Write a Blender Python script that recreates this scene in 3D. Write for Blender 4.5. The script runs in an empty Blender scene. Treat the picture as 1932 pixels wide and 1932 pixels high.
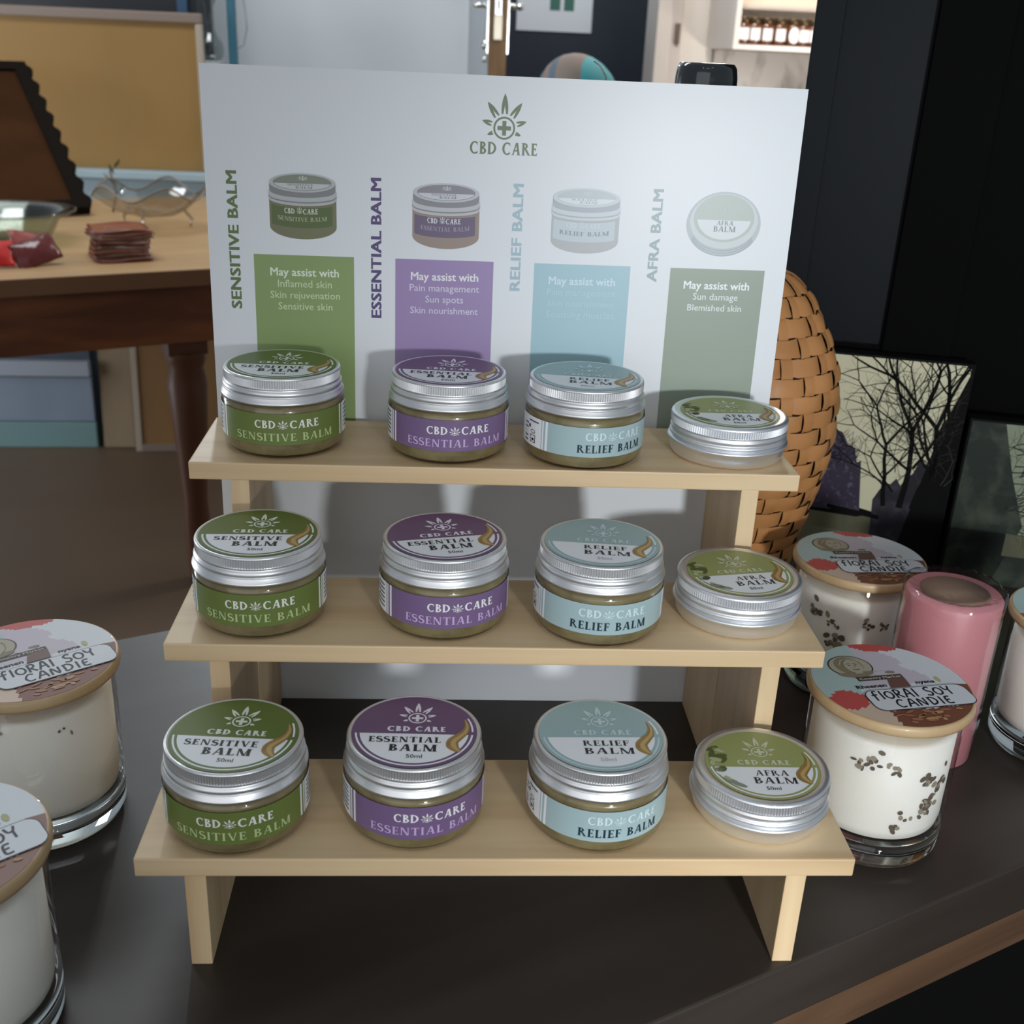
import bpy, bmesh, math, random
from math import sin, cos, pi, radians, hypot
from mathutils import Vector, Matrix

SC = bpy.context.scene
COL = SC.collection
rnd = random.Random(7)

# ------------------------------------------------------------------ camera, light, exposure
cam_data = bpy.data.cameras.new('camera')
cam = bpy.data.objects.new('camera', cam_data); COL.objects.link(cam)
cam.location = (0.1479, -0.44358, 0.4410)
cam.rotation_euler = (1.17499, -0.04168, -0.04894)
cam_data.sensor_width = 36.0
cam_data.lens = 2102.367 / 1932 * 36.0
cam_data.clip_start = 0.02
cam_data.dof.use_dof = True
cam_data.dof.focus_distance = 0.66
cam_data.dof.aperture_fstop = 15.0
SC.camera = cam

SC.view_settings.view_transform = 'Standard'
SC.view_settings.look = 'None'
SC.view_settings.gamma = 1.0
SC.view_settings.use_curve_mapping = False
SC.view_settings.exposure = 0.0

world = bpy.data.worlds.new('shop_ambient'); SC.world = world
world.use_nodes = True
bg = world.node_tree.nodes['Background']
bg.inputs[0].default_value = (0.80, 0.90, 1.0, 1)
bg.inputs[1].default_value = 0.30


def add_light(name, typ, loc, energy, color=(1, 1, 1), target=None, **kw):
    d = bpy.data.lights.new(name, typ)
    d.energy = energy; d.color = color
    for k, v in kw.items():
        setattr(d, k, v)
    o = bpy.data.objects.new(name, d); COL.objects.link(o)
    o.location = loc
    if target is not None:
        o.rotation_euler = (Vector(target) - Vector(loc)).to_track_quat('-Z', 'Y').to_euler()
    return o


# bright shop lamp to the front right; the upper rim of its cone crosses the card diagonally
add_light('lamp_key', 'SPOT', (0.52, -1.10, 0.38), 37.0, (0.93, 0.97, 1.0),
          target=(0.52 + 0.084, -1.10 + 0.962, 0.38 - 0.259), spot_size=radians(64), spot_blend=0.776, shadow_soft_size=0.045)
# narrow unseen spot low at the front right, added to brighten the card's foot
add_light('gap_fill', 'SPOT', (0.483, -1.10, 0.13), 21.0, (0.90, 0.95, 1.0), target=(0.24, 0.25, -0.06),
          spot_size=radians(15), spot_blend=0.9, shadow_soft_size=0.02)
# daylight from a window behind and to the left of the display
add_light('daylight_behind', 'SPOT', (-0.41, 3.10, 1.10), 60.0, (0.86, 0.94, 1.0), target=(0.0, 0.1, 0.1),
          spot_size=radians(30), spot_blend=0.4, shadow_soft_size=0.05)
# unseen area light left of the brown table, added to brighten what lies beneath
add_light('left_fill', 'AREA', (-2.3, 1.9, 0.0), 26.0, (0.92, 0.96, 1.0), target=(-0.6, 2.6, -0.6),
          shape='RECTANGLE', size=1.0, size_y=1.2)
# unseen overhead area light, added to brighten the back wall and brown table
add_light('overhead_fill', 'AREA', (-0.8, 1.95, 2.1), 29.0, (0.92, 0.96, 1.0), target=(-0.8, 2.6, 0.0),
          shape='RECTANGLE', size=1.4, size_y=0.5)
# unseen area light behind the camera, left, added as front fill
add_light('front_fill', 'AREA', (-0.7, -1.9, 0.7), 9.0, (0.97, 0.96, 0.97), target=(0.1, 0.2, 0.1),
          shape='RECTANGLE', size=2.2, size_y=1.6)
# small ceiling downlights in front of the display
for i, (x, y) in enumerate([(-0.35, -0.9), (0.1, -1.1), (0.35, -0.95), (0.55, -0.7)]):
    add_light('downlight', 'POINT', (x, y, 1.5), 1.2, (1.0, 0.95, 0.86), shadow_soft_size=0.012)
# warm lamp inside the jar cupboard of the kitchen
add_light('cupboard_lamp', 'AREA', (1.30, 3.30, 0.80), 1.3, (1.0, 0.72, 0.45), target=(1.30, 3.36, 0.4),
          shape='RECTANGLE', size=0.5, size_y=0.12)
add_light('sign_fill', 'POINT', (0.55, 3.95, 1.25), 17.0, (0.9, 0.95, 1.0), shadow_soft_size=0.1)  # unseen point light, added to brighten the wall sign
add_light('splashback_fill', 'POINT', (1.25, 2.95, 0.28), 7.0, (1.0, 0.9, 0.8), shadow_soft_size=0.05)  # unseen point light hidden by the card, added to brighten the splashback
add_light('kitchen_lamp', 'POINT', (0.85, 2.60, 1.10), 29.0, (1.0, 0.90, 0.80), shadow_soft_size=0.1)

# ------------------------------------------------------------------ materials
MATS = {}


def mat(name, color=(.8, .8, .8), rough=.5, metal=0.0, spec=.5, coat=0.0, noise=None, bump=None, sss=0.0):
    """noise = (colour2, scale xyz, detail, low, high); bump = (scale xyz, strength)"""
    if name in MATS:
        return MATS[name]
    m = bpy.data.materials.new(name); m.use_nodes = True
    nt = m.node_tree; b = nt.nodes['Principled BSDF']
    b.inputs['Base Color'].default_value = (*color, 1)
    b.inputs['Roughness'].default_value = rough
    b.inputs['Metallic'].default_value = metal
    b.inputs['Specular IOR Level'].default_value = spec
    b.inputs['Coat Weight'].default_value = coat
    if sss:
        b.inputs['Subsurface Weight'].default_value = sss
        b.inputs['Subsurface Radius'].default_value = (.01, .008, .005)
        b.inputs['Subsurface Scale'].default_value = 0.5
    if noise or bump:
        tc = nt.nodes.new('ShaderNodeTexCoord')
    if noise:
        c2, sc, det, lo, hi = noise
        mp = nt.nodes.new('ShaderNodeMapping'); mp.inputs['Scale'].default_value = sc
        nz = nt.nodes.new('ShaderNodeTexNoise'); nz.inputs['Scale'].default_value = 1.0
        nz.inputs['Detail'].default_value = det; nz.inputs['Distortion'].default_value = 0.4
        rp = nt.nodes.new('ShaderNodeValToRGB')
        rp.color_ramp.elements[0].position = lo; rp.color_ramp.elements[1].position = hi
        rp.color_ramp.elements[0].color = (*color, 1); rp.color_ramp.elements[1].color = (*c2, 1)
        nt.links.new(tc.outputs['Object'], mp.inputs[0]); nt.links.new(mp.outputs[0], nz.inputs['Vector'])
        nt.links.new(nz.outputs['Fac'], rp.inputs[0]); nt.links.new(rp.outputs[0], b.inputs['Base Color'])
    if bump:
        sc, st = bump
        mp2 = nt.nodes.new('ShaderNodeMapping'); mp2.inputs['Scale'].default_value = sc
        n2 = nt.nodes.new('ShaderNodeTexNoise'); n2.inputs['Scale'].default_value = 1.0; n2.inputs['Detail'].default_value = 3
        bp = nt.nodes.new('ShaderNodeBump'); bp.inputs['Strength'].default_value = st; bp.inputs['Distance'].default_value = 0.002
        nt.links.new(tc.outputs['Object'], mp2.inputs[0]); nt.links.new(mp2.outputs[0], n2.inputs['Vector'])
        nt.links.new(n2.outputs['Fac'], bp.inputs['Height']); nt.links.new(bp.outputs[0], b.inputs['Normal'])
    MATS[name] = m
    return m


def clear_mat(name, tint=(1, 1, 1), rough=.03, ior=1.45, gain=1.0):
    """clear glass or film: lets light straight through and mirrors by Fresnel"""
    if name in MATS:
        return MATS[name]
    m = bpy.data.materials.new(name); m.use_nodes = True
    nt = m.node_tree; nt.nodes.clear()
    out = nt.nodes.new('ShaderNodeOutputMaterial')
    tr = nt.nodes.new('ShaderNodeBsdfTransparent'); tr.inputs[0].default_value = (*tint, 1)
    gl = nt.nodes.new('ShaderNodeBsdfGlossy'); gl.inputs['Roughness'].default_value = rough
    fr = nt.nodes.new('ShaderNodeLayerWeight'); fr.inputs[0].default_value = .5
    pw = nt.nodes.new('ShaderNodeMath'); pw.operation = 'POWER'; pw.inputs[1].default_value = 4.0
    f0 = ((ior - 1) / (ior + 1)) ** 2 * gain
    mu = nt.nodes.new('ShaderNodeMath'); mu.operation = 'MULTIPLY_ADD'; mu.inputs[1].default_value = 1 - f0; mu.inputs[2].default_value = f0; mu.use_clamp = True
    nt.links.new(fr.outputs['Facing'], pw.inputs[0])
    mx = nt.nodes.new('ShaderNodeMixShader')
    nt.links.new(pw.outputs[0], mu.inputs[0]); nt.links.new(mu.outputs[0], mx.inputs[0])
    nt.links.new(tr.outputs[0], mx.inputs[1]); nt.links.new(gl.outputs[0], mx.inputs[2])
    nt.links.new(mx.outputs[0], out.inputs[0])
    MATS[name] = m
    return m


def solid_glass(name, tint=(1, 1, 1)):
    m = mat(name, tint, .02)
    m.node_tree.nodes['Principled BSDF'].inputs['Transmission Weight'].default_value = 1.0
    m.node_tree.nodes['Principled BSDF'].inputs['IOR'].default_value = 1.45
    return m


M_pine = mat('pine', (.70, .525, .315), .5, noise=((.54, .36, .185), (3.0, 55, 40), 4, .42, .80), bump=((6, 150, 120), .06))
M_pine_v = mat('pine_upright', (.70, .525, .315), .5, noise=((.54, .36, .185), (70, 55, 3.0), 4, .42, .80), bump=((120, 150, 6), .06))
M_alu = mat('aluminium', (.82, .825, .83), .40, 1.0)
M_alu2 = mat('aluminium_satin', (.88, .895, .92), .42, 1.0)
M_glass = clear_mat('jar_glass', (.97, .985, .97), .03, 1.45)
M_balm = mat('balm', (.25, .20, .10), .25, noise=((.17, .125, .055), (60, 60, 90), 2, .35, .7), sss=.25)
M_table = mat('dark_stained_wood', (.046, .037, .030), .42, spec=.4, noise=((.024, .017, .013), (2.5, 16, 16), 5, .35, .75), bump=((8, 60, 60), .10))
M_tabside = mat('brown_stained_wood', (.16, .085, .045), .45, noise=((.06, .032, .018), (4, 26, 40), 5, .35, .75))
M_black = mat('black_print', (.012, .012, .016), .45)
M_white = mat('label_white', (.83, .85, .87), .42)

KIND = {
    'S': dict(word='SENSITIVE', col=(.115, .165, .030), side=(.145, .195, .045), ink=(.76, .82, .70), ink2=(.50, .62, .30)),
    'E': dict(word='ESSENTIAL', col=(.150, .078, .165), side=(.185, .115, .24), ink=(.84, .78, .86), ink2=(.60, .42, .70)),
    'R': dict(word='RELIEF', col=(.33, .46, .47), side=(.36, .485, .50), ink=(.56, .70, .71), ink2=(.008, .030, .045)),
    'A': dict(word='AFRA', col=(.33, .36, .13), side=(.33, .36, .13), ink=(.60, .64, .46), ink2=(.02, .02, .02)),
}

# ------------------------------------------------------------------ object helpers


def empty(name, loc, rz=0.0):
    o = bpy.data.objects.new(name, None); COL.objects.link(o)
    o.location = loc; o.rotation_euler = (0, 0, rz); o.empty_display_size = .02
    return o


def tag(o, label, cat, group=None, kind=None):
    if label: o['label'] = label
    if cat: o['category'] = cat
    if group: o['group'] = group
    if kind: o['kind'] = kind
    return o


def struct(o):
    o['kind'] = 'structure'
    return o


class MB:
    """collects polygons of one mesh"""
    def __init__(s):
        s.v = []; s.f = []; s.m = []; s.sm = []; s.mats = []

    def mi(s, m):
        if m not in s.mats: s.mats.append(m)
        return s.mats.index(m)

    def add(s, verts, faces, m, smooth=False):
        b = len(s.v); k = s.mi(m)
        s.v += [tuple(q) for q in verts]
        for f in faces:
            s.f.append([b + i for i in f]); s.m.append(k); s.sm.append(smooth)
        return s

    def box(s, x0, x1, y0, y1, z0, z1, m, bev=0.0):
        if bev <= 0:
            vs = [(x, y, z) for z in (z0, z1) for y in (y0, y1) for x in (x0, x1)]
            fs = [(0, 2, 3, 1), (4, 5, 7, 6), (0, 1, 5, 4), (2, 6, 7, 3), (0, 4, 6, 2), (1, 3, 7, 5)]
            return s.add(vs, fs, m)
        bm = bmesh.new()
        bmesh.ops.create_cube(bm, size=1.0)
        for v in bm.verts:
            v.co = Vector(((x0 + x1) / 2 + v.co.x * (x1 - x0), (y0 + y1) / 2 + v.co.y * (y1 - y0), (z0 + z1) / 2 + v.co.z * (z1 - z0)))
        bmesh.ops.bevel(bm, geom=list(bm.edges), offset=bev, segments=2, affect='EDGES', profile=.6)
        return s.from_bm(bm, m)

    def from_bm(s, bm, m, smooth=False):
        bm.verts.ensure_lookup_table(); bm.verts.index_update()
        s.add([v.co[:] for v in bm.verts], [[v.index for v in f.verts] for f in bm.faces], m, smooth)
        bm.free()
        return s

    def lathe(s, prof, m, n=64, cx=0, cy=0, cz=0, smooth=True, mod=None, close=False, flat=()):
        """prof: list of (r,z); r=0 ends become poles; mod(k_profile, i_seg, r) -> r"""
        vs = []; idx = []
        for k, (r, z) in enumerate(prof):
            if r <= 1e-7:
                idx.append([len(vs)] * n); vs.append((cx, cy, cz + z))
            else:
                row = []
                for i in range(n):
                    a = 2 * pi * i / n
                    rr = mod(k, i, r) if mod else r
                    row.append(len(vs)); vs.append((cx + rr * cos(a), cy + rr * sin(a), cz + z))
                idx.append(row)
        fs = []
        pairs = list(zip(idx, idx[1:]))
        if close: pairs.append((idx[-1], idx[0]))
        for a, b in pairs:
            for i in range(n):
                j = (i + 1) % n
                q = [a[i], a[j], b[j], b[i]]
                q2 = []
                for t in q:
                    if t not in q2: q2.append(t)
                if len(q2) > 2: fs.append(q2)
        b0 = len(s.f)
        s.add(vs, fs, m, smooth)
        for k in flat:
            for i in range(n): s.sm[b0 + k * n + i] = False
        return s

    def tube(s, pts, r, m, n=8, cap=True, r_end=None):
        pts = [Vector(q) for q in pts]
        vs = []; fs = []
        up = Vector((0, 0, 1))
        for k, q in enumerate(pts):
            d = (pts[min(k + 1, len(pts) - 1)] - pts[max(k - 1, 0)]).normalized()
            a = d.cross(up)
            if a.length < 1e-4: a = d.cross(Vector((1, 0, 0)))
            a.normalize(); b = d.cross(a).normalized()
            t = k / max(1, len(pts) - 1)
            rr = r if r_end is None else r + (r_end - r) * t
            for i in range(n):
                w = 2 * pi * i / n
                vs.append(q + a * (rr * cos(w)) + b * (rr * sin(w)))
        for k in range(len(pts) - 1):
            for i in range(n):
                j = (i + 1) % n
                fs.append((k * n + i, k * n + j, (k + 1) * n + j, (k + 1) * n + i))
        if cap:
            fs.append(tuple(range(n))[::-1]); fs.append(tuple(range((len(pts) - 1) * n, len(pts) * n)))
        return s.add(vs, fs, m, True)

    def shape(s, shp, fn, m):
        """2-D shape (verts, faces) mapped by fn(x, y) -> point"""
        V, F = shp
        if not V: return s
        # separate strokes get a few microns of height each so that no two faces coincide
        par = list(range(len(V)))
        def root(i):
            while par[i] != i:
                par[i] = par[par[i]]; i = par[i]
            return i
        for f in F:
            a = root(f[0])
            for i in f[1:]: par[root(i)] = a
        num = {}; out = []
        for i, (x, y) in enumerate(V):
            c = num.setdefault(root(i), len(num)) % 11
            p0 = Vector(fn(x, y))
            if c:
                nrm = (Vector(fn(x + 1e-3, y)) - p0).cross(Vector(fn(x, y + 1e-3)) - p0).normalized()
                p0 = p0 + nrm * (5e-6 * c)
            out.append(p0)
        return s.add(out, F, m)

    def mesh(s, name):
        me = bpy.data.meshes.new(name)
        me.from_pydata(s.v, [], s.f)
        for m in s.mats: me.materials.append(m)
        me.polygons.foreach_set('material_index', s.m)
        me.polygons.foreach_set('use_smooth', s.sm)
        me.update()
        return me

    def build(s, name, parent=None, fixn=False):
        me = s.mesh(name)
        if fixn:
            bm = bmesh.new(); bm.from_mesh(me); bmesh.ops.recalc_face_normals(bm, faces=list(bm.faces)); bm.to_mesh(me); bm.free()
        return link(name, me, parent)


def link(name, me, parent=None, loc=(0, 0, 0), rz=0.0):
    o = bpy.data.objects.new(name, me); COL.objects.link(o)
    o.location = loc; o.rotation_euler = (0, 0, rz)
    if parent is not None: o.parent = parent
    return o


# ------------------------------------------------------------------ 2-D shapes and lettering


def xf(shp, sx=1, sy=None, dx=0, dy=0, rot=0.0):
    sy = sx if sy is None else sy
    c, s_ = cos(rot), sin(rot)
    return ([((x * sx) * c - (y * sy) * s_ + dx, (x * sx) * s_ + (y * sy) * c + dy) for x, y in shp[0]], shp[1])


def join(*shps):
    V = []; F = []
    for v, f in shps:
        b = len(V); V += list(v); F += [[b + i for i in q] for q in f]
    return V, F


def quad(*p): return (list(p), [list(range(len(p)))])
def rect(x0, x1, y0, y1): return quad((x0, y0), (x1, y0), (x1, y1), (x0, y1))


def rectgrid(x0, x1, y0, y1, nx=12, ny=1):
    V = [(x0 + (x1 - x0) * i / nx, y0 + (y1 - y0) * j / ny) for j in range(ny + 1) for i in range(nx + 1)]
    F = [[j * (nx + 1) + i, j * (nx + 1) + i + 1, (j + 1) * (nx + 1) + i + 1, (j + 1) * (nx + 1) + i] for j in range(ny) for i in range(nx)]
    return V, F


def ell(cx, cy, rx, ry, n=32, a0=0.0, a1=2 * pi):
    full = abs(a1 - a0 - 2 * pi) < 1e-6
    k = n if full else n + 1
    V = [(cx + rx * cos(a0 + (a1 - a0) * i / n), cy + ry * sin(a0 + (a1 - a0) * i / n)) for i in range(k)]
    return V, [list(range(k))]


def arc(cx, cy, rx, ry, tx, ty, a0, a1, n=20):
    """ring piece, outer radii rx,ry; stroke tx at the sides, ty at top and bottom"""
    V = []
    for i in range(n + 1):
        a = a0 + (a1 - a0) * i / n
        V.append((cx + rx * cos(a), cy + ry * sin(a)))
        V.append((cx + (rx - tx) * cos(a), cy + (ry - ty) * sin(a)))
    return V, [[2 * i, 2 * i + 2, 2 * i + 3, 2 * i + 1] for i in range(n)]


def strokes(pts, w0, w1=None):
    """polyline ribbon"""
    w1 = w0 if w1 is None else w1
    V = []; n = len(pts)
    for k, (x, y) in enumerate(pts):
        ax, ay = pts[max(k - 1, 0)]; bx, by = pts[min(k + 1, n - 1)]
        dx, dy = bx - ax, by - ay; L = hypot(dx, dy) or 1
        w = (w0 + (w1 - w0) * k / max(1, n - 1)) / 2
        V.append((x - dy / L * w, y + dx / L * w)); V.append((x + dy / L * w, y - dx / L * w))
    return V, [[2 * i, 2 * i + 1, 2 * i + 3, 2 * i + 2] for i in range(n - 1)]


def roman(ch, T=.17, t=.06, s=.05):
    """a capital of a high-contrast roman letter; cap height 1; returns shape, width"""
    e = .07
    def stem(x, w=T, a=0.0, b=1.0, lo=True, hi=True):
        q = [rect(x, x + w, a, b)]
        if lo: q.append(rect(x - e, x + w + e, a, a + s))
        if hi: q.append(rect(x - e, x + w + e, b - s, b))
        return join(*q)
    def diag(x0, y0, x1, y1, w): return quad((x0, y0), (x0 + w, y0), (x1 + w, y1), (x1, y1))
    if ch == 'I': return stem(e), T + 2 * e
    if ch == 'E':
        w = .56
        return join(stem(e), rect(e, w, 0, t), rect(e, w - .03, 1 - t, 1), rect(e, w - .12, .48, .48 + t), rect(w - .05, w, 0, .24),
                    rect(w - .08, w - .03, .78, 1), rect(w - .16, w - .11, .38, .64)), w
    if ch == 'F':
        w = .54
        return join(stem(e), rect(e, w, 1 - t, 1), rect(e, w - .1, .48, .48 + t), rect(w - .05, w, .76, 1), rect(w - .14, w - .09, .38, .64)), w
    if ch == 'L':
        w = .56
        return join(stem(e), rect(e, w, 0, t), rect(w - .05, w, 0, .26)), w
    if ch == 'T':
        w = .66
        return join(stem(w / 2 - T / 2, hi=False), rect(0, w, 1 - t, 1), rect(0, .05, .76, 1), rect(w - .05, w, .76, 1)), w
    if ch == 'A':
        w = .80
        return join(diag(.06, 0, .37, 1, t), diag(w - .05 - T, 0, .37, 1, T), rect(.16, w - .2, .3, .3 + t), rect(0, .2, 0, s), rect(w - T - .12, w, 0, s)), w
    if ch == 'V':
        w = .78
        return join(diag(.36, 0, .05, 1, T * .9), diag(.42, 0, w - .06 - t, 1, t), rect(0, T + .12, 1 - s, 1), rect(w - .2, w, 1 - s, 1)), w
    if ch == 'N':
        w = .82
        return join(stem(.09, t), stem(w - .09 - t, t, lo=False), diag(w - .09 - T * .9, 0, .06, 1, T * 1.05)), w
    if ch == 'M':
        w = 1.0
        return join(stem(.08, t, hi=False), stem(w - .07 - T, T), diag(.44, 0, .05, 1, T * .95), diag(.50, 0, w - .07 - T, 1, t), rect(.0, .2, 1 - s, 1)), w
    if ch == 'D':
        w = .80
        return join(stem(e), arc(.24, .5, w - .24, .5, T, t, -pi / 2, pi / 2), rect(e, .26, 0, t), rect(e, .26, 1 - t, 1)), w
    if ch in 'BPR':
        w = .64
        sh = [stem(e), arc(.26, .76, .30, .245, T * .9, t, -pi / 2, pi / 2), rect(e, .28, 1 - t, 1), rect(e, .28, .515, .515 + t)]
        if ch == 'B': sh += [arc(.26, .27, .37, .275, T, t, -pi / 2, pi / 2), rect(e, .28, 0, t), rect(e, .28, .49, .49 + t)]
        if ch == 'R':
            w = .76
            sh += [diag(.60, 0, .26, .53, T), rect(.56, w + .02, 0, s)]
        return join(*sh), w
    if ch == 'C':
        w = .76
        return join(arc(.44, .5, .44, .51, T, t, radians(52), radians(308), 28), rect(.66, .71, .70, .96), rect(.66, .71, .06, .24)), w
    if ch == 'S':
        pts = []
        for i in range(13): a = radians(35 + 235 * i / 12); pts.append((.27 + .20 * cos(a), .745 + .215 * sin(a)))
        for i in range(1, 14): a = radians(90 - 245 * i / 13); pts.append((.27 + .23 * cos(a), .265 + .235 * sin(a)))
        V = []; n = len(pts)
        for k, (x, y) in enumerate(pts):
            ax, ay = pts[max(k - 1, 0)]; bx, by = pts[min(k + 1, n - 1)]
            L = hypot(bx - ax, by - ay) or 1
            w = (t + (T * 1.05 - t) * max(0, 1 - abs(k / (n - 1) - .5) * 2.6) ** .8) / 2 + .012
            V += [(x - (by - ay) / L * w, y + (bx - ax) / L * w), (x + (by - ay) / L * w, y - (bx - ax) / L * w)]
        F = [[2 * i, 2 * i + 1, 2 * i + 3, 2 * i + 2] for i in range(n - 1)]
        return join((V, F), rect(.42, .47, .74, .97), rect(.03, .08, .03, .26)), .54
    if ch == ' ': return ([], []), .36
    return rect(0, .4, 0, 1), .4


def roman_line(txt, width=None, height=1.0, gap=.10, cx=0.0, cy=0.0, **kw):
    """a line of roman capitals centred on (cx, cy); width squeezes it"""
    x = 0; sh = []
    for ch in txt:
        g, w = roman(ch, **kw)
        sh.append(xf(g, 1, 1, x, 0)); x += w + gap
    x -= gap
    sx = (width / x) if width else height
    return xf(join(*sh), sx, height, cx - x * sx / 2, cy - height / 2)


_TXT = {}


def sans(txt, width=None, height=None, cx=0.0, cy=0.0, bold=0.0, sp=1.0, align='C'):
    """a line of sans lettering; width = target width, height = target cap height"""
    key = (txt, sp)
    if key not in _TXT:
        cu = bpy.data.curves.new('lettering', 'FONT'); cu.body = txt; cu.size = 1.0; cu.resolution_u = 2; cu.space_character = sp
        ob = bpy.data.objects.new('lettering', cu); COL.objects.link(ob)
        bpy.context.view_layer.update()
        me = ob.evaluated_get(bpy.context.evaluated_depsgraph_get()).to_mesh()
        V = [(v.co.x, v.co.y) for v in me.vertices]; F = [list(p.vertices) for p in me.polygons]
        ob.evaluated_get(bpy.context.evaluated_depsgraph_get()).to_mesh_clear()
        bpy.data.objects.remove(ob); bpy.data.curves.remove(cu)
        _TXT[key] = (V, F)
    V, F = _TXT[key]
    if bold:
        V, F = join(*[([(x + bold * i, y + bold * .5 * j) for x, y in V], F) for i, j in ((-1, -1), (1, 1), (1, -1), (-1, 1))])
    x0 = min(v[0] for v in V); x1 = max(v[0] for v in V)
    s_ = (width / (x1 - x0)) if width else height / .70
    sy = (height / .70) if height else s_
    ox = {'C': -(x0 + x1) / 2, 'L': -x0, 'R': -x1}[align]
    return [((x + ox) * s_ + cx, (y - .35) * sy + cy) for x, y in V], F


def leaf(ang, r0, r1, w, slit=.42):
    """pointed leaflet in two halves with a slit at its foot; ang clockwise from up"""
    sh = []
    for sgn in (-1, 1):
        V = []; n = 8
        for i in range(n + 1):
            u = i / n; r = r0 + (r1 - r0) * u
            out = w / 2 * (1 - u ** 1.9) * (.86 + .5 * u)
            inn = max(0, .10 * w * 2 * (1 - u / slit)) if u < slit else 0.0
            V.append((sgn * out, r)); V.append((sgn * min(inn, out), r))
        sh.append((V, [[2 * i, 2 * i + 1, 2 * i + 3, 2 * i + 2] for i in range(n)]))
    return xf(join(*sh), 1, 1, 0, 0, -ang)


def logo():
    """leaf wreath around a ringed cross; ring radius 1"""
    sh = [arc(0, 0, 1, 1, .17, .17, 0, 2 * pi, 36), rect(-.62, .62, -.18, .18), rect(-.18, .18, -.64, .64)]
    sh.append(leaf(0, 1.22, 3.0, .66))
    for sg in (-1, 1):
        sh += [leaf(sg * radians(35), 1.2, 2.72, .62), leaf(sg * radians(73), 1.2, 2.12, .50), leaf(sg * radians(112), 1.12, 1.66, .36, .01)]
    return join(*sh)


LOGO = logo()
CBD = dict(T=.20, t=.115, s=.045)


# handwriting: strokes of a marker pen, letter box 1 high
HAND = {
    'f': (.62, [[(.62, .92), (.42, 1.0), (.28, .85), (.26, .4), (.24, -.1)], [(.0, .52), (.55, .60)]]),
    'l': (.30, [[(.16, 1.0), (.15, .0)]]),
    'O': (.78, [[(.40 + .36 * cos(a), .45 + .40 * sin(a)) for a in [radians(100 + 24 * k) for k in range(16)]]]),
    'R': (.72, [[(.12, 0), (.14, .9)], [(.02, .85), (.35, 1.0), (.58, .80), (.45, .55), (.16, .45)], [(.25, .48), (.68, .02)]]),
    'A': (.78, [[(.02, .0), (.22, .55), (.36, .95), (.50, .95), (.62, .5), (.70, .0)], [(.12, .38), (.64, .42)]]),
    'S': (.70, [[(.62, .90), (.40, 1.0), (.12, .82), (.22, .58), (.50, .46), (.60, .24), (.40, .02), (.04, .10)]]),
    'Y': (.74, [[(.04, .98), (.18, .60), (.40, .55), (.58, .70), (.66, .98)], [(.50, .62), (.52, -.02)]]),
    'C': (.70, [[(.64, .88), (.36, 1.0), (.10, .70), (.06, .36), (.28, .04), (.62, .12)]]),
    'N': (.76, [[(.06, .0), (.12, .95), (.56, .05), (.62, 1.0)]]),
    'D': (.76, [[(.12, .95), (.14, .02)], [(.0, .92), (.40, .96), (.66, .60), (.54, .20), (.14, .02)]]),
    'E': (.62, [[(.56, .92), (.22, .90), (.12, .50), (.18, .08), (.58, .08)], [(.14, .50), (.46, .54)]]),
    ' ': (.50, []),
}


def smooth_pts(p, k=4):
    if len(p) < 3: return p
    out = []
    for i in range(len(p) - 1):
        a, b, c, d = p[max(i - 1, 0)], p[i], p[i + 1], p[min(i + 2, len(p) - 1)]
        for j in range(k):
            u = j / k
            out.append(tuple(.5 * (2 * b[q] + (c[q] - a[q]) * u + (2 * a[q] - 5 * b[q] + 4 * c[q] - d[q]) * u * u + (3 * b[q] - a[q] - 3 * c[q] + d[q]) * u ** 3) for q in (0, 1)))
    out.append(p[-1])
    return out


def handline(txt, width, height, cx, cy, pen):
    x = 0; st = []
    for ch in txt:
        w, ss = HAND[ch]
        for q in ss: st.append([(px + x, py) for px, py in q])
        x += w + .14
    sx = width / x
    return join(*[strokes(smooth_pts([((px) * sx + cx - width / 2, py * height + cy - height / 2) for px, py in q]), pen) for q in st])


# ------------------------------------------------------------------ room
M_floor = mat('floor_brown', (.13, .090, .058), .5, noise=((.085, .055, .036), (1.2, 1.2, 1.2), 4, .35, .7))
M_wall = mat('wall_white', (.78, .82, .84), .8, noise=((.72, .76, .78), (1.4, 1.4, 1.4), 2, .35, .7))
M_wallr = mat('wall_cream', (.74, .71, .67), .8)
M_dark = mat('wall_navy', (.036, .044, .058), .8, spec=.2, noise=((.028, .035, .047), (1.5, 1.5, 1.5), 2, .3, .7))
M_marble = mat('marble', (.62, .59, .56), .35, noise=((.17, .16, .155), (11, 11, 5.0), 5, .46, .66))
FZ = -.72
struct(MB().box(-3, 3, -2.0, 6.0, FZ - .05, FZ, M_floor).build('floor'))
struct(MB().box(-3, .205, 3.6, 3.7, FZ, 2.4, M_wall).build('wall_back'))
w = MB().box(.905, 3, 3.6, 3.7, FZ, 2.4, M_wallr)
struct(w.build('wall_right'))
struct(MB().box(1.03, 2.4, 3.580, 3.5985, FZ, .46, M_marble).build('wall_splashback'))
struct(MB().box(.0, 1.6, 4.6, 4.7, FZ, 2.4, M_dark).build('wall_dark_room'))
struct(MB().box(-.1, 0, 3.72, 4.7, FZ, 2.4, M_dark).build('wall_dark_side'))
M_trim = mat('door_frame_paint', (.56, .52, .49), .5)
tr = MB().box(.812, .862, 3.50, 3.72, FZ, 2.3, M_trim, .006).box(.862, .905, 3.54, 3.72, FZ, 2.3, M_trim, .006)
trim = struct(tr.build('trim_1'))
hg = MB().box(.880, .896, 3.525, 3.545, .47, .535, mat('hinge_brown', (.16, .12, .10), .4, .6), .003).build('hinge', trim)

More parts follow.
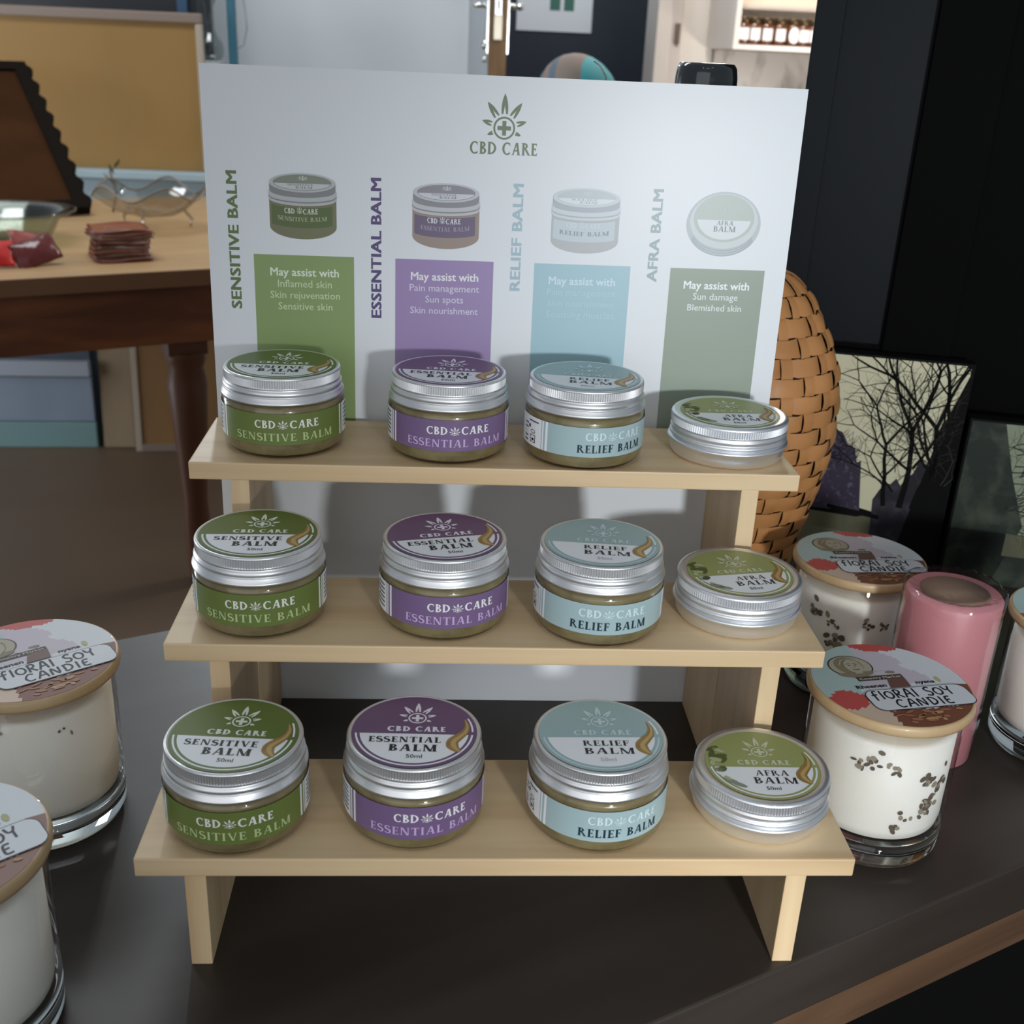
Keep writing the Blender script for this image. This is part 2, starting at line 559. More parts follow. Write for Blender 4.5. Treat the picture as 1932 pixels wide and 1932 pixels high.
# open door seen on its edge
M_doorw = mat('door_paint', (.42, .45, .48), .45)
M_doore = mat('door_edge_wood', (.22, .125, .055), .5, noise=((.14, .075, .03), (30, 30, 4), 3, .3, .7))
M_chrome = mat('chrome', (.72, .72, .70), .22, 1.0)
M_brass = mat('lock_plate', (.50, .45, .36), .30, 1.0)
door = struct(empty('door_1', (.267, 2.8, FZ), 0))
dd = MB()
# leaf: near edge x .243-.292 at y 2.8, far end shifted left
dx, dyy = -.044, .76
V = [(-.024, 0, 0), (.025, 0, 0), (.025 + dx, dyy, 0), (-.024 + dx, dyy, 0)]
V = V + [(x, y, 2.05) for x, y, z in V]
dd.add(V, [(0, 3, 2, 1), (4, 5, 6, 7), (1, 2, 6, 5), (2, 3, 7, 6), (3, 0, 4, 7)], M_doorw)
dd.add([V[0], V[1], V[5], V[4]], [(0, 1, 2, 3)], M_doore)
dd.build('door_leaf', door)
zc = .54 - FZ
MB().box(-.011, .012, -.003, .001, zc - .085, zc + .14, M_brass, .001).box(-.010, .011, -.005, -.001, zc - .025, zc + .03, M_chrome, .002).box(-.002, .003, -.0056, -.004, zc - .010, zc + .012, M_black).build('lock_plate', door)
for sg, x0 in ((-1, -.024), (1, .025)):
    MB().box(min(x0, x0 + sg * .006), max(x0, x0 + sg * .006), .004, .035, zc - .12, zc + .16, M_chrome, .001).build('handle_plate', door)
    MB().tube([(x0 + sg * .004, .02, zc), (x0 + sg * .034, .02, zc), (x0 + sg * .038, .05, zc), (x0 + sg * .038, .13, zc)], .008, M_chrome, 10).build('door_handle', door)
MB().lathe([(0, -.012), (.010, -.012), (.012, 0), (.008, .012), (0, .014)], M_chrome, 16, -.030, .015, .443 - FZ).lathe([(0, -.010), (.008, -.010), (.010, 0), (0, .010)], M_chrome, 16, -.031, .02, .408 - FZ).build('key', door)

# sign on the wall of the dark room
sg_ = MB().box(.409, .722, 4.594, 4.599, .505, .78, mat('paper_white', (.62, .66, .70), .7))
M_gr = mat('sign_green', (.03, .13, .10), .6)
sg_.shape(rect(.545, .588, .585, .70), lambda x, y: (x, 4.5935, y), M_gr).shape(rect(.603, .645, .585, .70), lambda x, y: (x, 4.5935, y), M_gr)
tag(sg_.build('wall_sign'), 'white paper sign with two green squares on the dark wall behind the door', 'sign')

# kitchen wall cupboard with honey jars
M_cab = mat('cupboard_white', (.74, .70, .66), .5)
cab = tag(empty('wall_cupboard', (1.0, 3.2, .462)), 'white open wall cupboard holding a row of amber jars', 'cupboard')
MB().box(0, .016, 0, .38, 0, .7, M_cab).box(.78, .796, 0, .38, 0, .7, M_cab).box(.016, .78, .36, .38, .014, .7, M_cab).build('cupboard_body', cab)
MB().box(.016, .78, 0, .36, 0, .014, M_cab).build('shelf', cab)
MB().box(.016, .78, .12, .36, .118, .128, M_cab).build('shelf', cab)
M_amber = mat('honey_glass', (.13, .040, .010), .12, coat=.5)
M_jlid = mat('jar_lid_bronze', (.07, .045, .02), .35, .5)
jl = ['first from the cupboard side', 'second from the cupboard side', 'third from the cupboard side', 'fourth from the side',
      'fifth from the side', 'sixth from the cupboard side', 'last before the black board']
JX = [1407, 1429, 1453, 1479, 1505, 1526, 1547]
jb = MB().lathe([(0, 0), (.019, 0), (.0215, .003), (.0215, .055), (.018, .061)], M_amber, 28).mesh('jar_body')
jc = MB().lathe([(.0185, .0605), (.0195, .0605), (.0195, .077), (.018, .0785), (0, .0785)], M_jlid, 28).mesh('lid')


def jar_lab(oval):
    b = MB(); R = .0219
    if oval:
        s_ = rectgrid(-.8, .8, -1, 1, 10, 10)
        s_ = ([(x * (max(0, 1 - y * y) ** .5), y) for x, y in s_[0]], s_[1])
        b.shape(s_, lambda x, y: (R * sin(x), -R * cos(x), .031 + .024 * y), M_white)
    else:
        b.shape(rectgrid(-.75, .75, .014, .048, 10), lambda x, y: (R * sin(x), -R * cos(x), y), M_white)
    return b.mesh('paper_label')


jlm = [jar_lab(False), jar_lab(True)]
for k, u in enumerate(JX):
    # spacing as counted along the shelf
    x = 1.035 + (u - 1407) * .00158
    t = tag(empty('honey_jar', (x, 3.235, .476)), 'amber honey jar with a white label in the wall cupboard, ' + jl[k], 'jar', 'amber jars in the wall cupboard')
    link('jar_body', jb, t); link('lid', jc, t); link('paper_label', jlm[k == 4], t)

# ------------------------------------------------------------------ left background: brown table and what is around it
M_t2top = mat('table_top_maple', (.46, .295, .145), .45, noise=((.38, .24, .115), (3, 30, 10), 3, .3, .7))
M_t2leg = mat('table_mahogany', (.22, .068, .022), .4, noise=((.10, .032, .012), (4, 20, 20), 3, .3, .7))
ang2 = math.atan2(1.864 - 1.688, -.34 + .688)
t2 = tag(empty('brown_table', (-.340, 1.864, 0), ang2), 'brown wooden table with pale top and dark apron beyond the display on the left', 'table')
b = MB().box(-1.1, .33, 0, 1.08, -.034, 0, M_t2top, .006); b.build('tabletop', t2)
MB().box(-1.1, .33, -.006, -.0002, -.034, -.001, mat('table_edge_brown', (.17, .075, .030), .45), .001).build('edge_band', t2)
MB().box(-1.06, .30, .02, .045, -.155, -.0345, M_t2leg).build('apron', t2)
MB().box(-1.06, .30, 1.03, 1.05, -.155, -.0345, M_t2leg).build('apron', t2)
prof = [(.0, FZ), (.022, FZ), (.026, FZ + .03), (.030, FZ + .12), (.026, FZ + .20), (.036, -.36), (.042, -.25), (.036, -.215), (.042, -.20), (.042, -.18)]
for (lx, ly) in ((-.045, .055), (.26, 1.01), (-1.02, .055), (-1.02, 1.01)):
    M_t2l = mat('table_leg_dark', (.085, .030, .012), .4)
    MB().lathe(prof, M_t2l, 20, lx, ly).box(lx - .042, lx + .042, ly - .030, ly + .03, -.185, -.0345, M_t2l, .003).build('leg', t2)

# mustard board with moulded frame, standing on the pale blue chest
M_ply = mat('mustard_board', (.275, .155, .040), .6, noise=((.225, .13, .034), (2.5, 2.5, 2.5), 3, .35, .7))
M_frm = mat('frame_taupe', (.20, .155, .125), .5)
M_frm2 = mat('frame_pale', (.36, .31, .25), .5)
bd = tag(empty('framed_board', (-.9, 3.06, .058)), 'large mustard brown framed board standing on the pale blue chest', 'board')
MB().box(-.34, .315, .0, .01, .0, .405, M_ply).build('panel', bd)
MB().box(-.36, .335, -.012, .012, .405, .432, M_frm, .004).build('frame_rail', bd)
MB().box(.315, .335, -.010, .012, .0, .405, M_frm2, .004).build('frame_stile', bd)
M_blue = mat('pale_blue_paint', (.36, .46, .50), .5, noise=((.31, .41, .46), (4, 4, 4), 2, .3, .7))
ch = tag(empty('blue_chest', (-.9, 3.12, FZ)), 'pale blue painted chest behind the brown table, under the mustard board', 'chest')
MB().box(-.7, .42, -.10, .025, 0, .755, M_blue).build('body', ch)
MB().box(-.71, .43, -.125, .03, .755, .777, M_blue, .003).build('lid', ch)
# things above the board
M_char = mat('charcoal', (.016, .018, .022), .6)
c2 = tag(MB().box(-1.28, -.64, 3.36, 3.58, FZ, .9, M_char).build('dark_cupboard'), 'tall charcoal cupboard against the back wall, above the mustard board', 'cupboard')
tag(MB().box(-.695, -.665, 3.335, 3.358, FZ, .9, mat('blue_strip', (.035, .085, .16), .5)).build('blue_batten'), 'narrow dark blue batten in front of the charcoal cupboard', 'batten')
tag(MB().box(-.54, -.515, 3.30, 3.325, FZ, 1.2, mat('teal_paint', (.045, .17, .24), .5), .003).build('teal_post'), 'thin teal blue upright post against the white wall', 'post')
MB_w = MB().tube([(-.505, 3.33, .62), (-.490, 3.33, .52), (-.485, 3.33, .46), (-.497, 3.33, .41), (-.512, 3.315, .40)], .0016, mat('cable_grey', (.30, .34, .37), .5), 6)
tag(MB_w.build('cable'), 'thin grey cable looping beside the teal post', 'cable')
ped = tag(MB().box(-.622, -.545, 3.17, 3.29, FZ, .362, mat('pedestal_white', (.55, .58, .58), .6), .003).build('pedestal'), 'pale pedestal beside the teal post, carrying the glass bottle', 'pedestal')
M_gl2 = clear_mat('ornament_glass', (.72, .76, .76), .05, 1.5, 2.2)
bo = MB().lathe([(0, .0), (.022, .0), (.034, .012), (.038, .032), (.034, .052), (.020, .072), (.013, .09), (.0125, .15), (.022, .17), (.026, .185), (.022, .20), (.012, .21), (.011, .25), (.015, .256)], M_gl2, 32, -.578, 3.225, .3625)
tag(bo.build('glass_bottle'), 'clear glass decanter with a round belly on the pale pedestal', 'bottle')

# picture frame leaning back on the brown table, seen from behind
P = Vector((-.758, 2.497, .014)); T_ = Vector((-1.032, 2.936, .337)); wv = Vector((-.85, -.53, 0)).normalized()
up = (T_ - P); Hh = up.length; up.normalize(); nn = wv.cross(up).normalized()
if nn.y > 0: nn = -nn
M_carv = mat('carved_black_wood', (.010, .0075, .006), .8, spec=.03)
M_back = mat('frame_backing', (.050, .021, .008), .8, spec=.03, noise=((.028, .011, .005), (3, 3, 6), 3, .3, .7))
pf = tag(empty('picture_frame', P[:]), 'dark carved picture frame with brown backing leaning back on the brown table', 'picture frame')
rel = lambda a, h, d: tuple(wv * a + up * h + nn * d)


def slab(b, a0, a1, h0, h1, d0, d1, m):
    vs = [rel(a, h, d) for d in (d0, d1) for h in (h0, h1) for a in (a0, a1)]
    return b.add(vs, [(0, 2, 3, 1), (4, 5, 7, 6), (0, 1, 5, 4), (2, 6, 7, 3), (0, 4, 6, 2), (1, 3, 7, 5)], m)


slab(MB(), .03, .40, .03, Hh - .03, -.004, .004, M_back).build('backing', pf, True)
fb = MB()
slab(fb, .0, .034, .0, Hh, -.012, .012, M_carv); slab(fb, .034, .42, Hh - .036, Hh, -.012, .012, M_carv); slab(fb, .034, .42, 0, .03, -.012, .012, M_carv)
nsc = 9
for i in range(nsc):
    h = Hh * (i + .5) / nsc
    V = [rel(.008 - .020 * sin(pi * k / 8) ** .7, h - Hh / nsc * .40 + Hh / nsc * .80 * k / 8, d) for d in (-.009, .009) for k in range(9)]
    fb.add(V, [[k, k + 1, k + 10, k + 9] for k in range(8)] + [list(range(9)), list(range(9, 18))], M_carv)
fb.build('carved_frame', pf, True)

# plates, bowls, packets on the brown table
M_pl = clear_mat('green_glass', (.80, .85, .80), .12, 1.45, 2.0)
pl = MB().lathe([(0, .004), (.075, .004), (.085, .010), (.108, .050), (.142, .066), (.143, .069), (.139, .070), (.106, .055), (.082, .014), (.073, .008), (0, .008)], M_pl, 56, -.815, 2.10, 0)
tag(pl.build('glass_dish'), 'shallow pale green glass dish on the brown table', 'dish')
M_wv = clear_mat('smoked_glass', (.72, .69, .63), .06, 1.5, 2.4)
wb = tag(empty('wavy_bowl', (-.562, 2.33, 0), .2), 'clear glass bowl with a wavy rim on little feet on the brown table', 'bowl')
wavy = lambda k, i, r: r
n = 96; rows = [(.0, .030), (.03, .031), (.06, .038), (.09, .055), (.115, .078), (.127, .092)]
b = MB(); V = []; F = []
for k, (r, z) in enumerate(rows):
    for i in range(n):
        a = 2 * pi * i / n; g = (k / 5) ** 2
        V.append((r * (1 + .05 * g * cos(4 * a)) * cos(a), r * (1 + .05 * g * cos(4 * a)) * sin(a), z + .016 * g * cos(5 * a)))
for k in range(5):
    for i in range(n): F.append([k * n + i, k * n + (i + 1) % n, (k + 1) * n + (i + 1) % n, (k + 1) * n + i])
b.add(V, F, M_wv, True); b.build('bowl', wb)
rim = [V[5 * n + i] for i in range(n)] + [V[5 * n]]
MB().tube(rim, .0022, mat('smoked_rim', (.16, .13, .10), .2), 8, False).build('rim', wb)
for a in (.3, 2.4, 4.5):
    MB().tube([(.075 * cos(a), .075 * sin(a), .045), (.095 * cos(a), .095 * sin(a), .02), (.090 * cos(a), .090 * sin(a), .003)], .004, M_wv, 8).build('foot', wb)

reds = [(.24, .030, .022), (.13, .012, .014), (.27, .04, .025), (.10, .012, .014), (.20, .022, .020), (.13, .02, .02), (.15, .014, .014), (.24, .055, .055)]
pos = ['lowest of the stack', 'second from the bottom of the stack', 'third from the bottom of the stack', 'fourth from the bottom of the stack',
       'fourth from the top of the stack', 'third from the top of the stack', 'second from the top of the stack', 'topmost of the stack']
for k in range(8):
    bm = bmesh.new(); bmesh.ops.create_grid(bm, x_segments=12, y_segments=12, size=.058)
    for v in bm.verts:
        x, y = v.co.x / .058, v.co.y / .058
        rr = max(abs(x), abs(y)); L = hypot(x, y) or 1
        f = 1 - .16 * max(0, L - 1)
        v.co.x *= f; v.co.y *= f; v.co.z = .004 * (rr ** 4) * (.6 + .4 * sin(3 * x + k))
    r = bmesh.ops.solidify(bm, geom=list(bm.faces), thickness=.0035)
    m = mat('red_glaze_%d' % k, reds[k], .12, coat=.6)
    o = MB().from_bm(bm, m, True).build('square_dish')
    o.location = (-.533 + rnd.uniform(-.004, .004), 1.945 + rnd.uniform(-.004, .004), .004 + .0082 * k); o.rotation_euler = (0, 0, ang2 + rnd.uniform(-.12, .12))
    tag(o, 'small dark red square dish on the brown table, ' + pos[k], 'dish', 'red square dishes in a stack')
M_redp = mat('red_wrapper', (.50, .014, .010), .4); M_redq = mat('clear_wrapper_red', (.30, .07, .06), .25); M_redr = mat('dark_red_wrapper', (.12, .018, .016), .25)
plbl = ['bright red wrapped packet propped in front of the green glass dish', 'crumpled pinkish packet upright against the red packets', 'dark red packet leaning out toward the table front']
for k, (loc, rot, m) in enumerate([((-.742, 1.790, .031), (.85, .1, .45), M_redp), ((-.688, 1.870, .034), (1.0, .25, 1.0), M_redq), ((-.668, 1.830, .028), (.95, -.25, .75), M_redr)]):
    bm = bmesh.new(); bmesh.ops.create_grid(bm, x_segments=10, y_segments=10, size=.045)
    top = []
    for v in bm.verts:
        x, y = v.co.x / .045, v.co.y / .045
        v.co.z = .011 * (1 - x * x) * (1 - y * y) + .002 * sin(9 * x + k) * cos(7 * y)
        v.co.y *= .62
    bmesh.ops.solidify(bm, geom=list(bm.faces), thickness=.004)
    o = MB().from_bm(bm, m, True).build('sweet_packet'); o.location = loc; o.rotation_euler = rot
    tag(o, plbl[k], 'packet', 'red packets beside the glass dish')
sp = MB(); M_sprig = mat('sprig_green', (.10, .14, .10), .7); M_twig = mat('twig_brown', (.14, .08, .05), .7)
sp.tube([(-.72, 2.56, .004), (-.71, 2.57, .05), (-.725, 2.58, .105)], .003, M_twig, 6)
for k in range(7):
    a = k * .9; z = .03 + .013 * k; x0, y0 = -.712, 2.572
    d = Vector((cos(a) * .035, sin(a) * .02, .03))
    p0 = Vector((x0, y0, z)); s2 = Vector((-sin(a) * .006, cos(a) * .006, 0))
    sp.add([p0, p0 + d * .5 + s2, p0 + d, p0 + d * .5 - s2], [(0, 1, 2, 3)], M_sprig)
tag(sp.build('dried_sprig'), 'small dried green sprig standing behind the wavy glass bowl', 'sprig')
vi = tag(empty('glass_vial', (-.595, 2.14, .0085), .35), 'small clear vial with a blue band lying on the brown table', 'vial')
MB().tube([(-.03, 0, 0), (.03, 0, 0)], .008, clear_mat('vial_glass', (.85, .9, .9), .05, 1.5, 2.), 14).build('tube', vi)
MB().tube([(-.020, 0, 0), (-.006, 0, 0)], .0085, mat('vial_blue', (.05, .15, .20), .4), 14).build('band', vi)

# boards on the floor under the brown table
M_crate = mat('crate_blue', (.24, .30, .38), .5, noise=((.19, .25, .33), (5, 5, 5), 2, .3, .7)); M_turq = mat('turquoise_paint', (.17, .29, .30), .5)
cr = tag(empty('blue_drawer_unit', (-1.1, 2.78, FZ), .06), 'low blue and turquoise drawer unit on the floor beneath the brown table', 'drawer unit')
MB().box(-.45, .205, 0, .16, 0, .42, mat('crate_dark', (.06, .08, .11), .5)).build('carcass', cr)
MB().box(-.46, .208, -.018, -.0005, .08, .215, M_crate, .003).build('drawer', cr)
MB().box(-.46, .208, -.030, -.0005, .22, .265, mat('crate_lilac', (.34, .38, .45), .5), .003).build('lip', cr)
MB().box(-.47, .210, -.022, -.0005, 0, .078, M_turq, .003).build('plinth', cr)
lb = MB().box(0, .092, 0, .016, 0, .50, mat('cream_board', (.30, .225, .14), .6, noise=((.24, .175, .105), (8, 8, 3), 3, .3, .7)), .002)
o = lb.build('cream_board'); o.location = (-.873, 2.775, FZ); o.rotation_euler = (radians(-6), 0, .05)
tag(o, 'narrow cream board leaning under the brown table beside the blue drawer unit', 'board')
fr = tag(empty('brown_canvas', (-.770, 2.745, FZ), .08), 'brown panel with a pale frame leaning under the brown table beside its leg', 'panel')
fr.rotation_euler = (radians(-6), 0, .08)
MB().box(.018, .30, 0, .010, .022, .50, mat('brown_panel', (.25, .135, .045), .6, noise=((.19, .10, .035), (4, 4, 4), 3, .3, .7))).build('panel', fr)
MB().box(0, .018, -.006, .014, 0, .52, M_frm2, .002).build('frame_stile', fr)
MB().box(.018, .31, -.006, .014, 0, .022, M_frm, .002).build('frame_rail', fr)

# round knitted cushion on a stool, beyond the card
stl = tag(empty('bar_stool', (.415, 2.05, FZ)), 'dark tall stool behind the card, mostly hidden, under the striped cushion', 'stool')
MB().lathe([(0, .90), (.13, .90), (.14, .915), (.13, .93), (0, .93)], M_char, 32).build('seat', stl)
for a in (.5, 2.07, 3.64, 5.21):
    MB().tube([(.10 * cos(a), .10 * sin(a), .905), (.16 * cos(a), .16 * sin(a), 0)], .014, M_char, 8).build('leg', stl)
M_teal = mat('teal_knit', (.055, .33, .36), .8); M_tan = mat('tan_knit', (.23, .18, .15), .8); M_gry = mat('grey_knit', (.10, .14, .18), .8)
b = MB(); n = 40; V = []; F = []
for k in range(17):
    ph = -pi / 2 + pi * k / 16
    for i in range(n):
        a = 2 * pi * i / n; V.append((.108 * cos(ph) * cos(a), .108 * cos(ph) * sin(a), .088 * sin(ph)))
R_ = Matrix.Rotation(radians(62), 4, 'Z') @ Matrix.Rotation(radians(72), 4, 'X')
V = [tuple(R_ @ Vector(q)) for q in V]
for k in range(16):
    m_ = M_teal if k >= 11 else (M_tan if k in (10, 8, 9) else (M_gry if k in (7, 5) else M_tan))
    b.add([], [], m_)
    kk = b.mi(m_)
base = 0; b.v = V
for k in range(16):
    m_ = M_teal if k >= 11 else (M_tan if k in (10, 8, 9) else (M_gry if k in (7, 5) else M_tan))
    for i in range(n):
        b.f.append([k * n + i, k * n + (i + 1) % n, (k + 1) * n + (i + 1) % n, (k + 1) * n + i]); b.m.append(b.mi(m_)); b.sm.append(True)
o = b.build('round_cushion'); o.location = (.415, 2.05, .328)
tag(o, 'round teal and tan striped knitted cushion showing above the card top', 'cushion')

# ------------------------------------------------------------------ dark display table
TA = radians(25.3); ex = Vector((cos(TA), sin(TA), 0)); en = Vector((-sin(TA), cos(TA), 0))
tb = tag(empty('dark_table', (0, 0, 0), TA), 'dark stained wooden table carrying the balm display', 'table')
N0, N1, S0, S1 = -.1445, .349, -.75, 1.15
MB().box(S0, S1, N0, N1, -.040, 0, M_table, .0015).build('tabletop', tb)
MB().box(S0 + .01, S1 - .01, N0 + .003, N1 - .02, -.073, -.0403, M_tabside, .002).build('moulding', tb)
MB().box(S0 + .03, S1 - .03, N0 + .035, N1 - .03, FZ, -.0733, mat('under_table_shade', (.004, .004, .004), .7, spec=.1)).build('base', tb)  # near-black body, added to paint the shade under the table

# ------------------------------------------------------------------ stepped pine stand
W = .36; DEP = .0842; YT = (0.0, .08456, .16866); ZT = (.06812, .14011, .21218); TH = .01065; LA = .02346; LT = .0107
st = tag(empty('display_stand', (0, 0, 0)), 'three-tier pale pine display stand stepping up to the white card', 'display stand')
for y, z in zip(YT, ZT):
    MB().box(0, W, y, y + DEP - .0002, z - TH, z, M_pine, .0009).build('shelf', st)
    for x in (LA, W - LA - LT):
        MB().box(x, x + LT, y + .0011, y + DEP - .0012, 0, z - TH - .0001, M_pine_v, .0006).build('leg', st)

# ------------------------------------------------------------------ printed card
CT = math.atan2(.0141, .4245)
M_card = mat('card_white', (.78, .81, .84), .36, spec=.5)
cx0, cy0 = -.0004, .2537
WID, HGT = .3638, .4247
cdn = Vector((0, -cos(CT), sin(CT)))


def cardp(x, h, d=0.0): return Vector((cx0 + x, cy0 + h * sin(CT), h * cos(CT) + .0001)) + cdn * d


cb = MB()
V = [cardp(x, h, d) for d in (0, -.0028) for h in (0, HGT) for x in (0, WID)]
cb.add(V, [(0, 1, 3, 2), (4, 6, 7, 5), (0, 4, 5, 1), (2, 3, 7, 6), (0, 2, 6, 4), (1, 5, 7, 3)], M_card)


def pr(shp, m, lay=1): cb.shape(shp, lambda x, y: cardp(x, y, .00009 * lay), m)


def pm(name, c): return mat('print_' + name, c, .36)


P_green, P_purp, P_blue, P_sage = pm('green', (.26, .36, .135)), pm('purple', (.34, .245, .46)), pm('blue', (.36, .56, .63)), pm('sage', (.29, .35, .28))
P_hg, P_hp, P_hb, P_hs = pm('head_green', (.13, .19, .06)), pm('head_purple', (.10, .065, .19)), pm('head_blue', (.38, .53, .60)), pm('head_sage', (.33, .43, .45))
P_logo = pm('logo', (.14, .20, .10))
pr(xf(LOGO, .0066, .0066, .1803, .3953), P_logo)
pr(roman_line('CBD CARE', .0409, .0072, .10, .1803, .3836, **CBD), P_logo)
heads = [('SENSITIVE BALM', .0155, .2812, .3649, P_hg), ('ESSENTIAL BALM', .1030, .2778, .3637, P_hp), ('RELIEF BALM', .1904, .2977, .3633, P_hb), ('AFRA BALM', .2776, .3061, .3633, P_hs)]
for txt, xc, h0, h1, m in heads:
    V, F = sans(txt, width=h1 - h0, height=.0062, bold=.034, sp=1.04)
    pr(([(xc - y, (h0 + h1) / 2 + x) for x, y in V], F), m)
boxes = [(.0273, .0892, P_green, ['Inflamed skin', 'Skin rejuvenation', 'Sensitive skin'], (.78, .86, .70), (.62, .74, .46)),
         (.1150, .1766, P_purp, ['Pain management', 'Sun spots', 'Skin nourishment'], (.84, .82, .88), (.70, .66, .80)),
         (.2024, .2636, P_blue, ['Pain management', 'Skin nourishment', 'Soothing muscles'], (.62, .78, .84), (.46, .65, .72)),
         (.2893, .3502, P_sage, ['Sun damage', 'Blemished skin'], (.86, .90, .90), (.78, .83, .82))]
for k, (x0, x1, m, lines, ink, ink2) in enumerate(boxes):
    pr(rect(x0, x1, .206, .3155), m)
    xc = (x0 + x1) / 2 + .0002
    pr(sans('May assist with', width=.0426, bold=.022, cx=xc, cy=.3052), pm('may%d' % k, ink), 2)
    for j, tx in enumerate(lines):
        wd = {'Inflamed skin': .0336, 'Skin rejuvenation': .0434, 'Sensitive skin': .0339, 'Pain management': .0440, 'Sun spots': .0240, 'Skin nourishment': .0430, 'Soothing muscles': .0440, 'Sun damage': .0292, 'Blemished skin': .0352}[tx]
        pr(sans(tx, width=wd, bold=.006, cx=xc, cy=.2980 - .0071 * j), pm('txt%d' % k, ink2), 2)


def jar_picture(xc, yc, w, h, name, col, dcol, ink, word, silver, dark, balm, name_ink):
    """flat printed picture of a closed jar, w x h"""
    sx, sy = w / 2, h / 2
    f = lambda s_: xf(s_, sx, sy, xc, yc)
    A = pm(name + '_a', col); S1_ = pm(name + '_s', silver); D = pm(name + '_d', dark); K = pm(name + '_i', ink); B = pm(name + '_b', balm)
    NK = pm(name + '_n', name_ink)
    # glass body, rounded foot
    body = [(-.99, .15), (-.99, -.50)] + [(-.99 + (1 - cos(a)) * .25, -.50 - .14 * sin(a)) for a in ()]
    bt = [(.99 * cos(pi + pi * i / 24), -.60 + .39 * sin(pi + pi * i / 24)) for i in range(25)]
    pr(f((bt + [(.99, .2), (-.99, .2)], [list(range(27))])), B, 1)
    # label band bent like the jar
    V = []
    for i in range(25):
        x = -.93 + 1.80 * i / 24; sag = -.30 * (1 - x * x) ** .5
        V += [(x, -.28 + sag * .62 - .18), (x, .12 + sag * .55)]
    pr(f((V, [[2 * i, 2 * i + 2, 2 * i + 3, 2 * i + 1] for i in range(24)])), A, 2)
    bend = lambda s_, y0: ([(x, y + y0 - .30 * .6 * max(0, 1 - x * x) ** .5) for x, y in s_[0]], s_[1])
    pr(f(bend(roman_line('CBD', .30, .16, .08, -.40, 0, **CBD), .03)), K, 3); pr(f(bend(roman_line('CARE', .44, .16, .08, .22, 0, **CBD), .03)), K, 3)
    pr(f(bend(xf(LOGO, .045, .055, -.10, -.02), .03)), K, 3)
    pr(f(bend(roman_line(word + ' BALM', 1.45, .13, .10, -.02, 0), -.21)), NK, 3)
    # lid: bands then top
    def band(y0, y1, r, m, lay):
        V = []
        for i in range(33):
            x = -1 + 2 * i / 32; sg = -.20 * max(0, 1 - x * x) ** .5
            V += [(x * r, y0 + sg), (x * r, y1 + sg)]
        pr(f((V, [[2 * i, 2 * i + 2, 2 * i + 3, 2 * i + 1] for i in range(32)])), m, lay)
    band(.22, .48, 1.0, S1_, 4); band(.30, .34, 1.0, D, 5); band(.36, .50, .97, S1_, 5); band(.47, .68, .97, D, 6)
    pr(f(ell(0, .71, .97, .285, 40)), S1_, 7)
    pr(f(ell(0, .72, .86, .235, 40)), pm(name + '_t', tuple(.55 * c + .35 * d for c, d in zip(col, silver))), 8)
    V, F = ell(0, .72, .84, .22, 24, pi + .12, 2 * pi - .12)
    pr(f((V, F)), pm(name + '_w', tuple(min(.8, c * 1.15) for c in silver)), 9)
    pr(f(xf(LOGO, .075, .035, .02, .82)), K, 9)
    pr(f(roman_line(word, .75, .055, .1, -.06, .655)), D, 10); pr(f(roman_line('BALM', .50, .07, .1, .05, .575)), D, 10)


jar_picture(.0584, .3450, .0412, .0396, 'pic_s', (.105, .145, .045), (.05, .07, .02), (.70, .74, .66), 'SENSITIVE', (.50, .52, .52), (.24, .25, .25), (.19, .19, .10), (.44, .50, .34))
jar_picture(.1461, .3421, .0418, .0398, 'pic_e', (.150, .115, .190), (.07, .05, .09), (.76, .76, .80), 'ESSENTIAL', (.56, .57, .60), (.27, .27, .29), (.34, .26, .22), (.40, .33, .48))
jar_picture(.2331, .3422, .0430, .0398, 'pic_r', (.55, .62, .66), (.4, .45, .5), (.66, .72, .75), 'RELIEF', (.62, .67, .71), (.42, .46, .50), (.46, .49, .50), (.22, .27, .30))
# tin picture
xc, yc = .3204, .3434
S1_, S2_ = pm('tin_a', (.48, .53, .56)), pm('tin_b', (.60, .65, .66))
pr(ell(xc, yc, .0236, .0198, 48), S1_, 1); pr(ell(xc, yc + .0018, .0215, .0168, 48), S2_, 2)
pr(ell(xc, yc + .0036, .0192, .0145, 40), pm('tin_c', (.46, .53, .48)), 3)
V, F = ell(xc, yc + .0036, .0170, .0130, 30, pi + .08, 2 * pi - .08); pr((V, F), pm('tin_d', (.70, .74, .76)), 4)
pr(roman_line('AFRA', .0105, .0026, .1, xc + .0008, yc + .0008), pm('tin_e', (.20, .23, .25)), 5); pr(roman_line('BALM', .0140, .0034, .1, xc + .0008, yc - .0028), pm('tin_e', (.2, .23, .25)), 5)
pr(xf(LOGO, .0017, .0014, xc, yc + .0092), pm('tin_f', (.56, .62, .58)), 5)
for i in range(3): pr(arc(xc, yc - .001 + .0004 * i, .0225 - .0004 * i, .0186 - .0012 * i, .0004, .0004, pi + .5, 2 * pi - .5, 24), pm('tin_g', (.36, .40, .43)), 3)
tag(cb.build('backing_card'), 'tall white printed card standing behind the pine stand, CBD CARE logo on top', 'display card')

# ------------------------------------------------------------------ balm jars
JR = .0364


def lid_profile():
    return [(.0330, .0330), (.0352, .0326), (.0361, .0328), (.03635, .0335), (.0362, .0343), (.0354, .0349), (.0353, .0366), (.0349, .0370), (.0345, .0373),
            (.0349, .0378), (.0352, .0386), (.0351, .0396), (.0346, .0404), (.0341, .0409), (.0340, .0418), (.0343, .0421), (.03435, .0424), (.03435, .0470), (.0343, .0473), (.0339, .0481), (.0332, .0486), (.0328, .0486), (.0325, .04835), (0, .04835)]


def knurl(k0, k1, nseg, d):
    return lambda k, i, r: r - (d if (k0 <= k <= k1 and i % 2) else 0)


